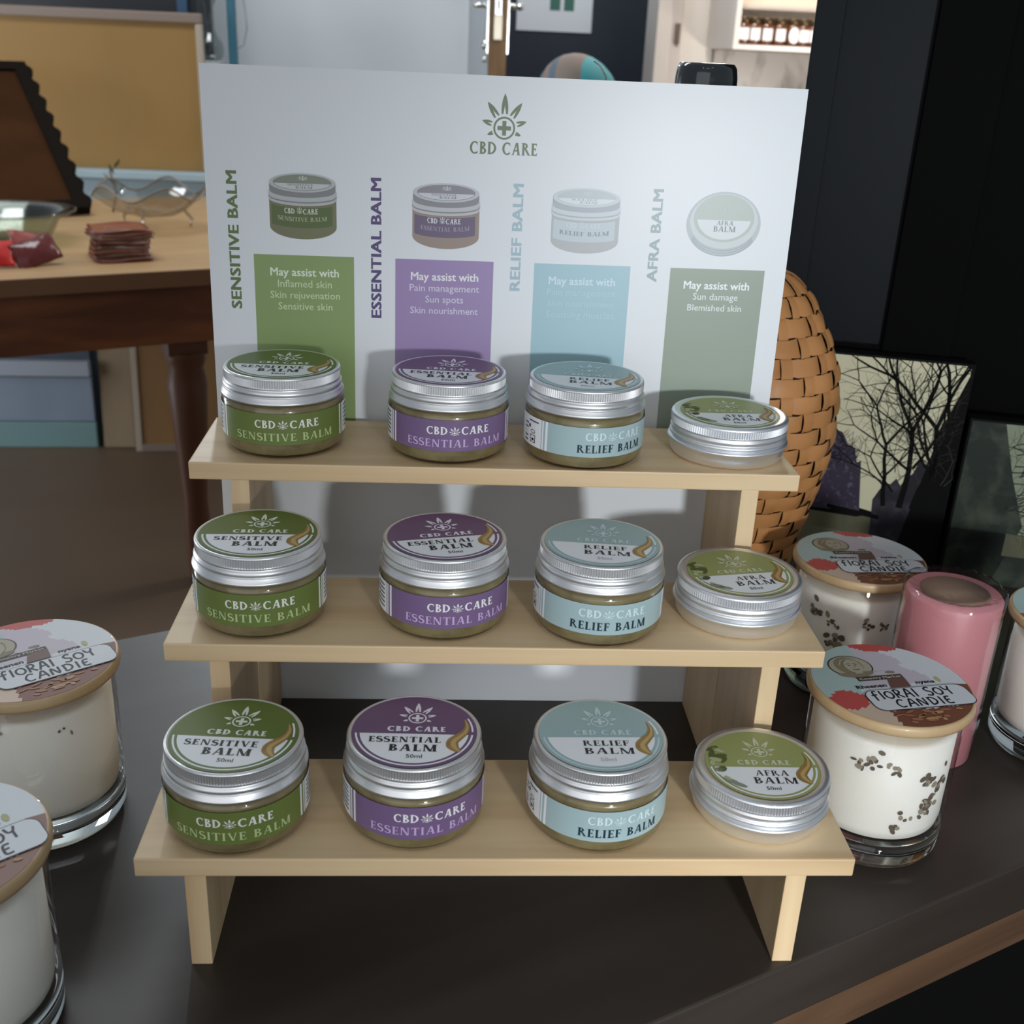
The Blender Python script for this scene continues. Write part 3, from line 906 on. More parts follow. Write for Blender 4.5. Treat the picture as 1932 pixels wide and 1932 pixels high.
NS = 300
lid_me = MB().lathe(lid_profile(), M_alu, NS, mod=knurl(16, 17, NS, .0007), flat=(16,)).mesh('lid')
# faces of the knurl flat-shaded
glass_me = MB().lathe([(0, .0006), (.026, .0), (.0322, .0001), (.0343, .0009), (.0356, .0030), (.0362, .0065), (.0364, .010), (.0364, .0285), (.0360, .0305), (.0350, .0325), (.0343, .0328)], M_glass, 96).mesh('glass_body')
balm_me = MB().lathe([(0, .0014), (.031, .0014), (.0334, .0022), (.0348, .0040), (.0355, .0070), (.0357, .0105), (.0357, .0290), (.0350, .0312), (0, .0312)], M_balm, 72).mesh('balm')
tin_prof = [(0, 0), (.031, 0), (.0334, .0006), (.0346, .0022), (.0352, .0055), (.0354, .0085), (.0366, .0092), (.0371, .0100), (.0369, .0109), (.0360, .0115), (.0345, .0118), (.0340, .0150)]
tin_me = MB().lathe(tin_prof, M_alu2, 96).mesh('tin_base')
tlid_prof = [(.0335, .0126), (.0354, .0124), (.0360, .0129), (.0361, .0137), (.0356, .0146), (.0349, .0151), (.0352, .0158), (.0358, .0168), (.0357, .0178), (.0351, .0187), (.0350, .0194), (.0357, .0198), (.0359, .0201), (.0359, .0244), (.0357, .0250), (.0350, .0259), (.0340, .0263), (.0318, .0263), (.0312, .0259), (0, .0259)]
tlid_me = MB().lathe(tlid_prof, M_alu2, NS, mod=knurl(12, 13, NS, .0007), flat=(12,)).mesh('lid')
M_gold = mat('balm_smear', (.36, .21, .055), .4, noise=((.26, .15, .04), (120, 120, 120), 2, .35, .7))


def lid_print(kind):
    K = KIND[kind]; b = MB()
    R = .0319 if kind != 'A' else .0304
    z0 = .0485 if kind != 'A' else .02605
    C = mat('lid_' + kind, K['col'], .40); I = mat('lidink_' + kind, K['ink'], .40)
    def ad(s_, m, lay): b.shape(s_, lambda x, y: (x * R, y * R, z0 + .00007 * lay), m)
    ad(ell(0, 0, 1, 1, 80), C, 0)
    ch = -.085
    a = math.asin(ch / .87)
    r_in = .87
    # white lower field
    aa = math.asin(ch / r_in)
    ad(ell(0, 0, r_in, r_in, 48, pi - aa, 2 * pi + aa), M_white, 1)
    # ring lines
    aa2 = math.asin(ch / .94)
    if kind != 'R':
        ad(arc(0, 0, .945, .945, .032, .032, pi - aa2, 2 * pi + aa2, 48), M_white, 1)
    else:
        ad(arc(0, 0, .945, .945, .030, .030, pi - aa2, 2 * pi + aa2, 48), mat('relief_line', (.55, .68, .70), .4), 1)
    ad(arc(0, 0, .945, .945, .03, .03, 0, .42, 12), M_white, 1)
    # crest
    ad(xf(LOGO, .150, .150, .03, .36), I, 2)
    ad(roman_line('CBD CARE', .93, .140, .10, .03, .050, T=.25, t=.14, s=.05), I, 2)
    if kind == 'A':
        ad(roman_line('AFRA', .58, .15, .13, .10, -.26, T=.17, t=.07), M_black, 2); ad(roman_line('BALM', .76, .17, .12, .12, -.47, T=.18, t=.08), M_black, 2)
    elif kind == 'R':
        ad(roman_line('RELIEF', .74, .14, .12, .05, -.25, T=.18, t=.075), M_black, 2); ad(roman_line('BALM', .80, .16, .12, .08, -.46, T=.18, t=.08), M_black, 2)
    else:
        ad(roman_line(K['word'], 1.14, .15, .12, -.14, -.25, T=.21, t=.085), M_black, 2); ad(roman_line('BALM', .76, .18, .12, .0, -.47, T=.22, t=.09), M_black, 2)
    ad(sans('50ml', width=.25, cx=.03, cy=-.69, bold=.01), M_black if kind != 'R' else mat('faint_ink', (.48, .50, .53), .5), 2)
    # smear of balm, an S stroke on the right
    pts = [(.80, .34), (.84, .16), (.80, -.02), (.70, -.16), (.62, -.28), (.62, -.40), (.68, -.50), (.74, -.56)]
    ws = [.02, .08, .13, .17, .19, .20, .13, .03]
    pts = smooth_pts(pts, 4); n_ = len(pts); V = []
    for k, (x, y) in enumerate(pts):
        ax, ay = pts[max(k - 1, 0)]; bx, by = pts[min(k + 1, n_ - 1)]; L = hypot(bx - ax, by - ay)
        t_ = k / (n_ - 1) * (len(ws) - 1); i_ = min(int(t_), len(ws) - 2); w_ = ws[i_] + (ws[i_ + 1] - ws[i_]) * (t_ - i_)
        V += [(x - (by - ay) / L * w_ / 2, y + (bx - ax) / L * w_ / 2), (x + (by - ay) / L * w_ / 2, y - (bx - ax) / L * w_ / 2)]
    F_ = [[2 * i, 2 * i + 1, 2 * i + 3, 2 * i + 2] for i in range(n_ - 1)]
    ad((V, F_), M_gold, 3)
    # paler body of the smear inside its dark edge
    V2 = []
    for i in range(n_):
        (ax, ay), (bx, by) = V[2 * i], V[2 * i + 1]
        V2 += [(ax + (bx - ax) * .22, ay + (by - ay) * .22), (ax + (bx - ax) * .62, ay + (by - ay) * .62)]
    ad((V2, F_), mat('balm_smear_pale', (.52, .36, .14), .4), 4)
    if kind == 'A':
        L1 = mat('botanic_dark', (.09, .11, .03), .5); L2 = mat('botanic_pale', (.42, .46, .24), .5); L3 = mat('botanic_grey', (.25, .27, .20), .5)
        r2 = random.Random(3)
        for (x, y, rx, ry, ro, m) in [(-.80, .45, .13, .045, .5, L1), (-.70, .40, .12, .05, -.6, L2), (-.84, .28, .12, .05, 1.2, L1), (-.72, .22, .15, .06, .2, L1), (-.80, .12, .12, .06, -.4, L2), (-.66, .10, .10, .04, .9, L1),
                                      (-.88, .02, .08, .05, 1.4, L2), (-.80, -.18, .10, .06, .1, L3), (-.74, -.16, .09, .07, .8, L1), (-.80, -.30, .10, .03, -.8, M_white), (-.66, -.50, .15, .06, -.6, L3), (-.54, -.60, .14, .05, -.5, L3), (-.70, -.42, .08, .04, -.9, L2)]:
            ad(xf(ell(0, 0, 1, 1, 14), rx, ry, x, y, ro), m, 4)
    return b.mesh('lid_label')


def side_label(kind):
    K = KIND[kind]; b = MB()
    C = mat('side_' + kind, K['side'], .40); I = mat('sideink_' + kind, tuple(min(.85, c * 1.12) for c in K['ink']), .4); I2 = mat('sideink2_' + kind, K['ink2'], .4)
    R = JR + .00015
    def ad(s_, m, lay):
        b.shape(s_, lambda x, y: ((R + .00008 * lay) * sin(x), -(R + .00008 * lay) * cos(x), y), m)
    z0, z1 = .0096, .0284 if kind != 'R' else .0276
    e = 1.10
    ad(rectgrid(-e, e, z0, z1, 48), C, 0)
    for sgn in (-1, 1):
        def sg(a0, a1, m, lay, y0=z0, y1=z1): ad(rectgrid(min(sgn * a0, sgn * a1), max(sgn * a0, sgn * a1), y0, y1, 6), m, lay)
        sg(e, e + .045, M_white, 0); sg(e + .045, e + .085, C, 0); sg(e + .085, e + .115, M_white, 0); sg(e + .115, e + .135, C, 0); sg(e + .135, e + .80, M_white, 0)
        for j in range(6):
            y = z1 - .0022 - .0026 * j
            sg(e + .20, e + (.62 if j % 3 else .46), mat('label_grey_ink', (.10, .10, .12), .5), 1, y - .0009, y)
    if kind == 'R':
        x = -e - .34
        ink = M_black
        ad(rectgrid(x - .15, x + .15, .0105, .0240, 4), M_white, 2)
        for q in (rect(x - .07, x + .07, .0118, .0123), rect(x - .07, x - .055, .0118, .0165), rect(x + .055, x + .07, .0118, .0165), rect(x - .07, x + .07, .0161, .0166), rect(x - .03, x + .03, .0130, .0146)):
            ad(q, ink, 3)
        ad(arc(x + .0, .0186, .065, .0012, .012, .0004, 0, 2 * pi, 20), ink, 3)
        ad(arc(x - .1, .0215, .03, .0012, .03, .0012, 0, 2 * pi, 14), ink, 3)
    ad(roman_line('CBD', .335, .0047, .09, -.285, .0222, **CBD), I, 2)
    ad(roman_line('CARE', .475, .0047, .09, .345, .0222, **CBD), I, 2)
    ad(xf(LOGO, .044, .00135, .0, .0208), I, 2)
    if kind == 'R':
        ad(roman_line('RELIEF BALM', 1.20, .0048, .12, .02, .0147, T=.19, t=.08), I2, 2)
    else:
        ad(roman_line(K['word'] + ' BALM', 1.66, .0046, .13, .03, .0145, T=.17, t=.075), I2, 2)
    return b.mesh('side_label')


lp_me = {k: lid_print(k) for k in 'SERA'}; sl_me = {k: side_label(k) for k in 'SER'}
KN = dict(S='green SENSITIVE BALM glass jar', E='purple ESSENTIAL BALM glass jar', R='pale blue RELIEF BALM glass jar', A='flat silver AFRA BALM tin')
TN = ['front bottom shelf', 'middle shelf', 'top shelf']
JARS = [(0, 'S', .0451, .0352, -85.5, -3.9), (0, 'E', .1352, .0395, -78, -1.5), (0, 'R', .2307, .0376, -78, .7), (0, 'A', .3198, .0441, 0, -.6),
        (1, 'S', .0463, .1232, -85, 1.9), (1, 'E', .1489, .1236, -78, 12.6), (1, 'R', .2362, .1189, -88, -5.7), (1, 'A', .3194, .1296, 0, 9.8),
        (2, 'S', .0500, .2097, -83, -.9), (2, 'E', .1496, .2059, -84, -4.5), (2, 'R', .2321, .2010, -69, -8.0), (2, 'A', .3233, .2076, 0, .7)]
for lv, k, x, y, az, lr in JARS:
    z = ZT[lv] + .0001
    if k == 'A':
        t = tag(empty('balm_tin', (x, y, z)), KN[k] + ' on the ' + TN[lv] + ' of the pine stand', 'balm tin', 'silver balm tins on the pine stand')
        link('tin_base', tin_me, t)
        l = link('lid', tlid_me, t, rz=radians(lr)); link('lid_label', lp_me[k], l)
    else:
        t = tag(empty('balm_jar', (x, y, z)), KN[k] + ' on the ' + TN[lv] + ' of the pine stand', 'balm jar', 'glass balm jars on the pine stand')
        link('glass_body', glass_me, t); link('balm', balm_me, t)
        link('side_label', sl_me[k], t, rz=radians(az + 90))
        l = link('lid', lid_me, t, rz=radians(lr)); link('lid_label', lp_me[k], l)

# ------------------------------------------------------------------ soy candles in tumblers
M_wax = mat('soy_wax', (.90, .87, .79), .5, sss=.35)
M_lidw = mat('bamboo', (.56, .40, .22), .42, noise=((.46, .31, .16), (40, 40, 6), 3, .35, .7), coat=.2)
M_tumb = clear_mat('tumbler_glass', (.995, .997, .995), .03, 1.45, 1.2)
M_base = solid_glass('tumbler_foot', (.90, .95, .92))
CR, CH, CG = .0483, .1029, .0442
tumb_me = MB().lathe([(CG - .001, .018), (CG, .022), (CG, .0945), (CG - .0008, .0955), (CG - .002, .0945), (CG - .0022, .090)], M_tumb, 80).mesh('tumbler')
foot_me = MB().lathe([(0, .0), (CG - .006, .0), (CG - .0025, .0015), (CG - .0008, .005), (CG - .0004, .0175), (CG - .003, .0180), (0, .0155)], M_base, 80).mesh('glass_foot')
wax_me = MB().lathe([(0, .0190), (.036, .0190), (.0405, .0215), (CG - .0028, .027), (CG - .0028, .084), (.038, .0855), (0, .0850)], M_wax, 72).mesh('wax')
clid_me = MB().lathe([(0, .0925), (CG - .004, .0925), (CG - .004, .0957), (CR - .002, .0957), (CR - .0004, .0965), (CR, .0985), (CR - .0004, .1012), (CR - .0010, .1024), (CR - .0020, CH - .0001), (0, CH - .0001)], M_lidw, 96).mesh('wooden_lid')


def candle_print():
    b = MB(); R = .0461
    C = dict(teal=(.40, .52, .50), lilac=(.55, .49, .55), white=(.64, .67, .70), red=(.50, .085, .075), peach=(.62, .47, .36), brown=(.20, .075, .045), cream=(.62, .58, .48))
    mk = {k: mat('sticker_' + k, c, .38) for k, c in C.items()}
    # printed ground: patches of colour
    r2 = random.Random(5)
    nr, na = 26, 120
    def zone(x, y):
        wob = .04 * sin(9 * x + 3) + .03 * sin(13 * y) + .02 * sin(23 * (x + y))
        if y < -.60 + wob * .5 and x > -.35: return 'brown'
        if x > .82 + wob and y < -.15: return 'brown'
        if (x + .72) ** 2 / .062 + (y + .30) ** 2 / .045 < 1 + 3 * wob: return 'red'
        if (x - .30) ** 2 / .13 + (y - .96) ** 2 / .040 < 1 + 3 * wob: return 'red'
        if y < -.33 + wob and x < .0: return 'peach'
        if x < -.36 + wob + .25 * y and y > -.3: return 'teal'
        if x > .52 + wob - .3 * y or y < -.05: return 'white'
        return 'lilac'
    for ri in range(nr):
        r0, r1 = ri / nr, (ri + 1) / nr
        for ai in range(na):
            a0, a1 = 2 * pi * ai / na, 2 * pi * (ai + 1) / na
            rm, am = (r0 + r1) / 2, (a0 + a1) / 2
            q = [(r1 * cos(a0), r1 * sin(a0)), (r1 * cos(a1), r1 * sin(a1))] + ([(r0 * cos(a1), r0 * sin(a1)), (r0 * cos(a0), r0 * sin(a0))] if ri else [(0, 0)])
            b.add([(x * R, y * R, CH + .00012) for x, y in q], [list(range(len(q)))], mk[zone(rm * cos(am), rm * sin(am))])
    def ad(s_, m, lay): b.shape(s_, lambda x, y: (x * R, y * R, CH + .00012 + .00008 * lay), m)
    sep, sep2, sep3 = mat('sepia_pale', (.40, .36, .27), .5), mat('sepia_mid', (.22, .19, .12), .5), mat('sepia_dark', (.055, .045, .03), .5)
    ad(xf(ell(0, 0, 1, 1, 40), .30, .27, -.33, .46), sep3, 1); ad(xf(ell(0, 0, 1, 1, 40), .28, .25, -.33, .46), sep, 2)
    ad(xf(ell(0, 0, 1, 1, 24), .19, .215, -.345, .475), sep2, 3)         # hair and headscarf
    ad(xf(ell(0, 0, 1, 1, 16, pi, 2 * pi), .25, .12, -.34, .30), sep2, 4)  # shoulders
    ad(rect(-.345, -.245, .26, .36), sep, 5)                             # neck
    ad(xf(ell(0, 0, 1, 1, 24), .120, .168, -.295, .440), sep, 6)         # face
    ad(strokes([(-.47, .50), (-.40, .61), (-.27, .635), (-.17, .56)], .020), sep, 4)
    for x in (-.342, -.252):
        ad(xf(ell(0, 0, 1, 1, 10), .020, .009, x, .470), sep3, 7); ad(strokes([(x - .028, .500), (x, .512), (x + .028, .502)], .008), sep3, 7)
    ad(strokes([(-.290, .46), (-.275, .415), (-.300, .408)], .008), sep2, 7)
    ad(strokes([(-.340, .368), (-.312, .350), (-.280, .348), (-.250, .368)], .012), sep3, 7)
    # ribbon with the market's name
    ad(rect(-.40, .24, .085, .185), sep3, 3); ad(sans('Country Market', width=.58, height=.052, cx=-.08, cy=.135, bold=.01), mk['cream'], 4)
    ad(xf(ell(0, 0, 1, 1, 18), .14, .06, .02, .235), mk['lilac'], 2); ad(xf(ell(0, 0, 1, 1, 18), .07, .03, .12, .245), sep2, 3)
    ad(sans('Rheenen', width=.42, height=.075, cx=-.30, cy=-.045, bold=.03), M_black, 2); ad(sans('nysna', width=.27, height=.07, cx=.46, cy=-.035, bold=.03), M_black, 2)
    ad(quad((-.07, -.12), (.22, -.12), (.24, .10), (.0, .09)), mat('brown_sticker', (.15, .075, .06), .4), 5)
    ad(xf(ell(0, 0, 1, 1, 10), .035, .07, .66, .0), mat('sprout', (.42, .42, .20), .5), 2)
    # hand-lettered name panel
    def rr(x0, x1, y0, y1, r):
        V = []
        for cx, cy, a0 in ((x1 - r, y1 - r, 0), (x0 + r, y1 - r, pi / 2), (x0 + r, y0 + r, pi), (x1 - r, y0 + r, 1.5 * pi)):
            V += [(cx + r * cos(a0 + pi / 2 * i / 5), cy + r * sin(a0 + pi / 2 * i / 5)) for i in range(6)]
        return V, [list(range(24))]
    ad(rr(-.50, .90, -.62, -.145, .14), M_black, 6); ad(rr(-.488, .888, -.608, -.157, .13), mk['white'], 7)
    ad(handline('flORAl SOY', 1.12, .19, .14, -.275, .026), M_black, 8)
    ad(handline('CANDlE', .78, .17, .20, -.490, .026), M_black, 8)
    # crust texture blobs in the bread
    cr_ = mat('crust', (.34, .15, .075), .5); cr2 = mat('crust_pale', (.46, .26, .11), .5)
    for k in range(26):
        x = r2.uniform(-.30, .58); y = r2.uniform(-.90, -.66)
        if hypot(x, y) < .93: ad(xf(ell(0, 0, 1, 1, 8), r2.uniform(.03, .08), r2.uniform(.015, .035), x, y, r2.uniform(-.4, .4)), cr_ if k % 3 else cr2, 3 + k % 2)
    return b.mesh('lid_sticker')


cp_me = candle_print()
M_pet = mat('dried_petal', (.12, .09, .065), .8); M_pet2 = mat('dried_petal_pale', (.30, .26, .19), .8)


def petals(parent, a, z, n_, spread, seed, big=1.0):
    """a pressed flower lying on the wax wall"""
    r2 = random.Random(seed); b = MB(); R = CG - .0026
    for k in range(n_):
        da = r2.gauss(0, spread / R); dz = r2.gauss(0, spread); w_ = r2.uniform(.0010, .0024) * big; h_ = r2.uniform(.0008, .0018) * big; ro = r2.uniform(0, pi)
        pts = [(cos(ro) * w_ * cos(q) - sin(ro) * h_ * sin(q), sin(ro) * w_ * cos(q) + cos(ro) * h_ * sin(q)) for q in [2 * pi * i / 7 for i in range(7)]]
        rr_ = R + .00012 * (k % 4 + 1)
        b.add([(rr_ * cos(a + da + px / R), rr_ * sin(a + da + px / R), z + dz + py) for px, py in pts], [list(range(7))], M_pet if k % 3 else M_pet2)
    b.build('pressed_flower', parent)


CANDLES = [('front', .4139, .1134, 9.0, 1.0, 'floral soy candle with wooden lid and dark pressed flowers, front one beside the bottom shelf'),
           ('rear', .4568, .2918, 2.1, 1.0, 'floral soy candle with wooden lid behind the front one, below the tree picture'),
           ('left', -.0880, .1275, 35.0, 1.02, 'plain white soy candle with wooden lid, standing left of the stand, further back'),
           ('near', -.0745, -.0350, 38.0, 1.02, 'plain white soy candle with wooden lid nearest the camera, cut by the picture edge'),
           ('far', .5830, .2050, -12.0, 1.0, 'soy candle beyond the pink pillar candle, cut off by the picture edge')]
for nm, x, y, lr, sc_, lab in CANDLES:
    t = tag(empty('soy_candle', (x, y, .0001)), lab, 'candle', 'floral soy candles around the stand')
    t.scale = (sc_, sc_, sc_)
    link('tumbler', tumb_me, t); link('glass_foot', foot_me, t); link('wax', wax_me, t)
    l = link('wooden_lid', clid_me, t, rz=radians(lr)); link('lid_sticker', cp_me, l)
    if nm == 'front':
        for q in [(-2.20, .070, 7, .0030, 1), (-2.02, .074, 8, .0034, 2), (-1.75, .068, 4, .003, 3), (-1.18, .060, 14, .0028, 4, 1.1), (-1.12, .044, 18, .0032, 5, 1.2), (-.85, .062, 9, .004, 6), (-.98, .052, 7, .003, 7), (-1.55, .030, 6, .003, 8, 1.2), (-1.3, .036, 3, .003, 9)]:
            petals(t, *q)
    if nm == 'rear':
        for q in [(-2.55, .068, 16, .0032, 11, 1.2), (-2.2, .064, 6, .003, 12), (-2.15, .050, 18, .0036, 13, 1.3), (-2.3, .032, 16, .004, 14, 1.3), (-1.7, .066, 6, .003, 15), (-1.35, .066, 5, .003, 16)]:
            petals(t, *q)
    if nm == 'left':
        for q in [(-2.1, .081, 8, .0022, 21, .9), (-1.75, .082, 8, .0022, 22, .9), (-.9, .076, 3, .002, 23, .8)]:
            petals(t, *q)

# pink pillar candle in crinkled film
M_pink = mat('pink_wax', (.60, .25, .275), .45, sss=.3); M_film = clear_mat('shrink_film', (.97, .95, .95), .10, 1.45, 1.3)
pc = tag(empty('pillar_candle', (.487, .2015, .0001)), 'pink pillar candle in clear film between the glass candles', 'candle')
MB().lathe([(0, 0), (.0300, 0), (.0310, .001), (.0310, .1185), (.0300, .1200), (0, .1200)], M_pink, 56).build('pillar', pc)
MB().lathe([(0, .1203), (.022, .1203), (.0225, .1206), (0, .1207)], mat('pillar_top_shade', (.40, .27, .19), .7), 40).build('shade_disc', pc)  # tan disc paints the shade on the pillar top
r2 = random.Random(9); n = 60; b = MB(); V = []; F = []
prof = [(.0316, .0), (.0318, .03), (.0318, .06), (.0320, .09), (.0322, .112), (.0325, .1225), (.0300, .1250), (.0262, .1222), (.018, .1215), (.0, .1214)]
for k, (r, z) in enumerate(prof):
    for i in range(n):
        a = 2 * pi * i / n
        jr = (r2.random() ** 2 * .0011) if 0 < k < 8 else 0
        jz = (r2.uniform(-.0012, .0016)) if k in (5, 6) else 0
        V.append(((r + jr) * cos(a), (r + jr) * sin(a), z + jz))
for k in range(len(prof) - 1):
    for i in range(n): F.append([k * n + i, k * n + (i + 1) % n, (k + 1) * n + (i + 1) % n, (k + 1) * n + i])
b.add(V, F, M_film, True); b.build('film_wrap', pc)

# ------------------------------------------------------------------ wicker vessel, flask, pictures, dark board
M_wick = mat('wicker', (.60, .275, .095), .5, noise=((.43, .19, .06), (14, 14, 30), 3, .3, .75)); M_wick2 = mat('wicker_core', (.035, .018, .010), .8)
BX, BY = .383, .43
bk = tag(empty('wicker_vase', (BX, BY, 0)), 'tall bulging vase of wide woven wicker strips behind the card', 'vase')
bprof = [(.0, .0), (.060, .0), (.062, .02), (.0645, .043), (.067, .064), (.074, .094), (.079, .118), (.083, .137), (.085, .161), (.084, .188), (.082, .206), (.079, .2175), (.073, .233), (.062, .254), (.051, .2716), (.042, .280), (.034, .286), (.028, .288)]


def brad(z):
    pts = bprof[1:]
    for (r0, z0), (r1, z1) in zip(pts, pts[1:]):
        if z0 <= z <= z1: return r0 + (r1 - r0) * (z - z0) / max(1e-6, z1 - z0)
    return pts[-1][0]


MB().lathe([(max(0, r - .0025), z) for r, z in bprof] + [(.024, .280), (.0, .276)], M_wick2, 48).build('core', bk)
b = MB(); NC = 24; NR = 21; rh = .288 / NR
for i in range(NR):
    zc_ = rh * (i + .5)
    for j in range(NC):
        ac = 2 * pi * (j + .5 * 0) / NC; da = 2 * pi / NC
        over = (i + j) % 2 == 0
        r3 = random.Random(i * 100 + j)
        if over:
            hw, hz, bul = da * .74, rh * .47, .0036
        else:
            hw, hz, bul = da * .25, rh * .60, .0022
        V = []; na_, nz_ = 6, 4
        for q in range(nz_ + 1):
            for p_ in range(na_ + 1):
                u = -1 + 2 * p_ / na_; v = -1 + 2 * q / nz_
                z = zc_ + hz * v + .0006 * r3.uniform(-1, 1)
                z = min(max(z, .0005), .2878)
                off = bul * ((1 - u * u * .95) if over else (1 - v * v * .8)) * (1 - .25 * v * v) - .0012
                r = brad(z) + off
                a = ac + hw * u
                V.append((r * cos(a), r * sin(a), z))
        F = [[q * (na_ + 1) + p_, q * (na_ + 1) + p_ + 1, (q + 1) * (na_ + 1) + p_ + 1, (q + 1) * (na_ + 1) + p_] for q in range(nz_) for p_ in range(na_)]
        b.add(V, F, M_wick, True)
b.build('wicker_weave', bk)

M_gloss = mat('gloss_black', (.010, .013, .015), .12, coat=.6)
fk = tag(empty('flask', (.3105, .316, 0)), 'black capped flask standing hidden behind the card, only its glossy cap showing', 'flask')
MB().lathe([(0, 0), (.029, 0), (.031, .002), (.031, .345), (.028, .365), (.022, .380), (.019, .386)], mat('flask_grey', (.10, .11, .12), .35, .6), 40).build('body', fk)
MB().lathe([(.0205, .386), (.0208, .390), (.0198, .428), (.0190, .4335), (.0175, .4362), (.012, .4366), (0, .4362)], M_gloss, 40).build('cap', fk)
wr = MB().tube([(.2585, .40, 0), (.259, .40, .2), (.2585, .40, .40), (.2565, .40, .424), (.252, .40, .431), (.247, .40, .434)], .0006, mat('wire', (.25, .27, .28), .4, .8), 6)
tag(wr.build('wire_stem'), 'thin bent wire stem rising behind the card beside the flask', 'wire')

# pictures on canvas
PA = radians(-16); pe = Vector((cos(PA), sin(PA), 0)); pn = Vector((-sin(PA), cos(PA), 0))
M_sky = mat('photo_sky', (.72, .69, .48), .45, spec=.12, noise=((.62, .59, .41), (9, 9, 9), 3, .3, .75)); M_tree = mat('photo_tree', (.005, .005, .005), .6, spec=.08); M_tw = mat('photo_twig', (.045, .045, .035), .45, spec=.12)
M_bush = mat('photo_purple', (.050, .040, .065), .45, spec=.12, noise=((.16, .15, .20), (160, 160, 160), 3, .55, .75)); M_path = mat('photo_path', (.20, .19, .11), .45, spec=.12, noise=((.11, .11, .07), (30, 30, 12), 3, .3, .7))
M_edge = mat('canvas_edge', (.006, .006, .006), .6, spec=.08); M_grn = mat('photo_grass', (.17, .18, .12), .45, spec=.12)
M_dkpurp = mat('photo_dusk', (.026, .024, .032), .45, spec=.12, noise=((.060, .060, .075), (60, 60, 60), 3, .5, .75))


def canvas(name, origin, w_, h_, depth, label):
    b = MB()
    o = empty(name, origin, PA)
    b.box(0, w_, 0, depth, 0, h_, M_edge)
    def ad(s_, m, lay): b.shape(s_, lambda x, y: (min(max(x, .0), w_), -.00008 * lay - .0001, min(max(y, .0), h_)), m)
    return b, o, ad


def branch(ad, x, y, ang, ln, w_, dep, r2, m, lay=3):
    if dep == 0 or ln < .003: return
    n_ = 4; pts = [(x, y)]
    for i in range(n_):
        ang += r2.uniform(-.18, .18)
        x += cos(ang) * ln / n_; y += sin(ang) * ln / n_
        pts.append((x, y))
    ad(strokes(pts, w_, w_ * .62), m, lay)
    for k in range(2 if dep > 1 else 0):
        branch(ad, x, y, ang + r2.uniform(.25, .7) * (1 if k else -1), ln * r2.uniform(.6, .8), w_ * .6, dep - 1, r2, m, lay)
    if dep > 2:
        xm, ym = pts[2]
        branch(ad, xm, ym, ang + r2.choice((-1, 1)) * r2.uniform(.6, 1.1), ln * .55, w_ * .45, dep - 2, r2, m, lay)


b, o, ad = canvas('tree_picture', (.476, .523, .0), .1400, .2010, .016, '')
r2 = random.Random(21)
ad(rect(0, .137, .050, .199), M_sky, 1)
ad(rect(0, .137, 0, .052), M_path, 1)
ad(quad((.0, .0), (.035, .0), (.05, .03), (.0, .035)), M_grn, 2)
ad(quad((.012, .048), (.062, .046), (.080, .052), (.060, .056), (.012, .058)), M_tree, 2)
# purple bush left
V = [(.0, .05)] + [(.010 + .048 * i / 14, .098 + .030 * sin(pi * i / 14) + r2.uniform(-.006, .006)) for i in range(15)] + [(.064, .052)]
ad((V, [list(range(len(V)))]), M_bush, 3)
for k in range(26):
    xx = r2.uniform(.004, .056); branch(ad, xx, .098 + r2.uniform(-.01, .012), pi / 2 + r2.uniform(-.5, .5), r2.uniform(.010, .022), .0008, 2, r2, M_bush, 3)
# dark thicket right
V = [(.078, .0)] + [(.074 + .062 * i / 14, .070 + .055 * (i / 14) + r2.uniform(-.008, .008)) for i in range(15)] + [(.137, .0)]
ad((V, [list(range(len(V)))]), M_dkpurp, 3)
ad(quad((.098, .0), (.137, .0), (.137, .19), (.122, .14), (.112, .08)), M_tree, 4)
for (x, y, a, ln, w_, d_) in [(.084, .06, 1.70, .060, .0042, 5), (.098, .06, 1.62, .075, .0056, 5), (.110, .06, 1.56, .085, .0062, 5), (.120, .05, 1.52, .09, .0060, 5), (.090, .075, 2.3, .04, .0020, 5), (.104, .10, 1.0, .05, .0026, 5), (.082, .08, 2.6, .035, .0018, 5), (.116, .11, 2.0, .05, .0024, 5)]:
    branch(ad, x, y, a, ln, w_, d_, r2, M_tree, 5)
for k in range(22):
    branch(ad, r2.uniform(.072, .135), r2.uniform(.08, .15), r2.uniform(.4, 2.7), r2.uniform(.02, .035), .0010, 4, r2, M_tw, 5)
ad(quad((.034, .052), (.082, .046), (.082, .050), (.034, .056)), M_tree, 5)
tag(o, 'canvas picture of bare trees and a lane leaning behind the rear candle', 'picture', 'tree pictures against the black board')
b.build('canvas', o)
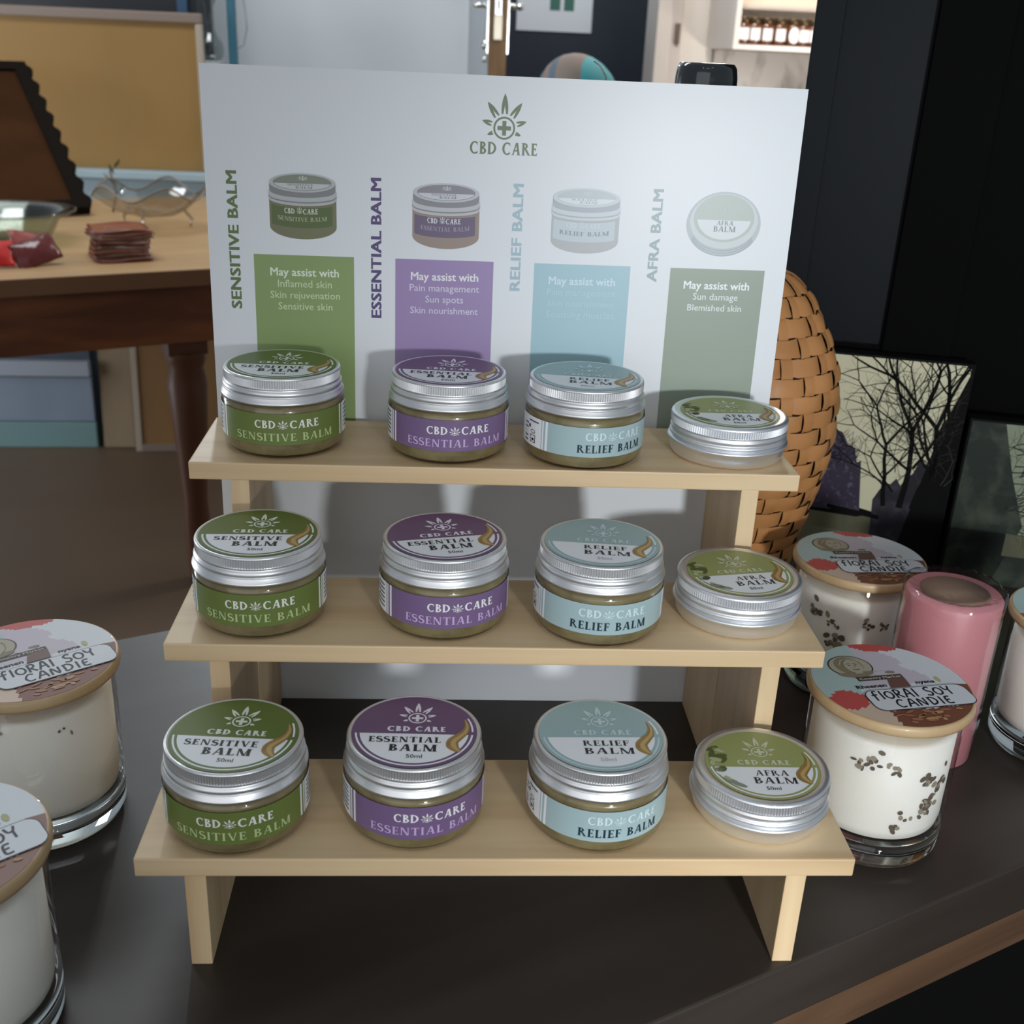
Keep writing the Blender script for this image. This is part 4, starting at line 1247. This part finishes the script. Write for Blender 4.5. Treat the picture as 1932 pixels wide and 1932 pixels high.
b, o, ad = canvas('tree_picture', tuple(Vector((.476, .523, 0)) + pe * .1425 - pn * .012), .19, .1560, .016, '')
M_gsky = mat('photo_green_sky', (.25, .29, .20), .45, spec=.12); M_gdk = mat('photo_green_dark', (.028, .036, .030), .45, spec=.12, noise=((.07, .085, .06), (40, 40, 40), 4, .45, .7))
ad(rect(.002, .188, .0, .154), M_gsky, 1)
V = [(.002, .0), (.002, .150)] + [(.004 + .05 * i / 10, .150 - .018 * (i / 10) + r2.uniform(-.008, .004)) for i in range(11)] + [(.060, .08), (.075, .055), (.188, .05), (.188, .0)]
V2 = [(.002, .0), (.045, .0), (.062, .06), (.045, .105), (.030, .154), (.002, .154)]
ad((V2, [list(range(6))]), M_gdk, 2); ad(rect(.002, .188, .0, .052), M_gdk, 2)
for k in range(26):
    branch(ad, r2.uniform(.01, .055), r2.uniform(.05, .14), r2.uniform(-.4, 1.2), r2.uniform(.02, .04), .0012, 4, r2, M_gdk, 3)
ad(quad((.05, .03), (.09, .03), (.085, .05), (.05, .052)), M_path, 3)
tag(o, 'smaller green canvas picture of leafy trees standing beside the lane picture', 'picture', 'tree pictures against the black board')
b.build('canvas', o)

# black panelled board behind the pictures
M_board_lit = mat('board_lit', (.0035, .0062, .0100), .5, spec=.14, noise=((.0028, .005, .008), (8, 8, 2), 3, .3, .7)); M_board_shade = mat('board_shade', (.0018, .0018, .0018), .7, spec=.06)  # one dark paint in two colours: bluish where lit, black where shaded
po = Vector((.476, .523, 0)) + pn * .030
bb = tag(empty('panelled_board', po[:], PA), 'tall blue-black panelled board standing behind the pictures', 'board')
MB().box(-.036, .062, .006, .012, .203, 1.0, M_board_lit).build('panel', bb)
MB().box(-.036, -.012, .001, .0058, 0, 1.0, M_board_lit, .001).build('stile', bb)
MB().box(.062, .122, -.004, .012, 0, 1.0, M_board_shade, .001).build('stile', bb)
MB().box(-.0118, .062, .001, .012, 0, .2025, M_board_shade, .001).build('rail', bb)
MB().box(.1225, .42, .002, .012, 0, 1.0, M_board_shade).build('panel', bb)
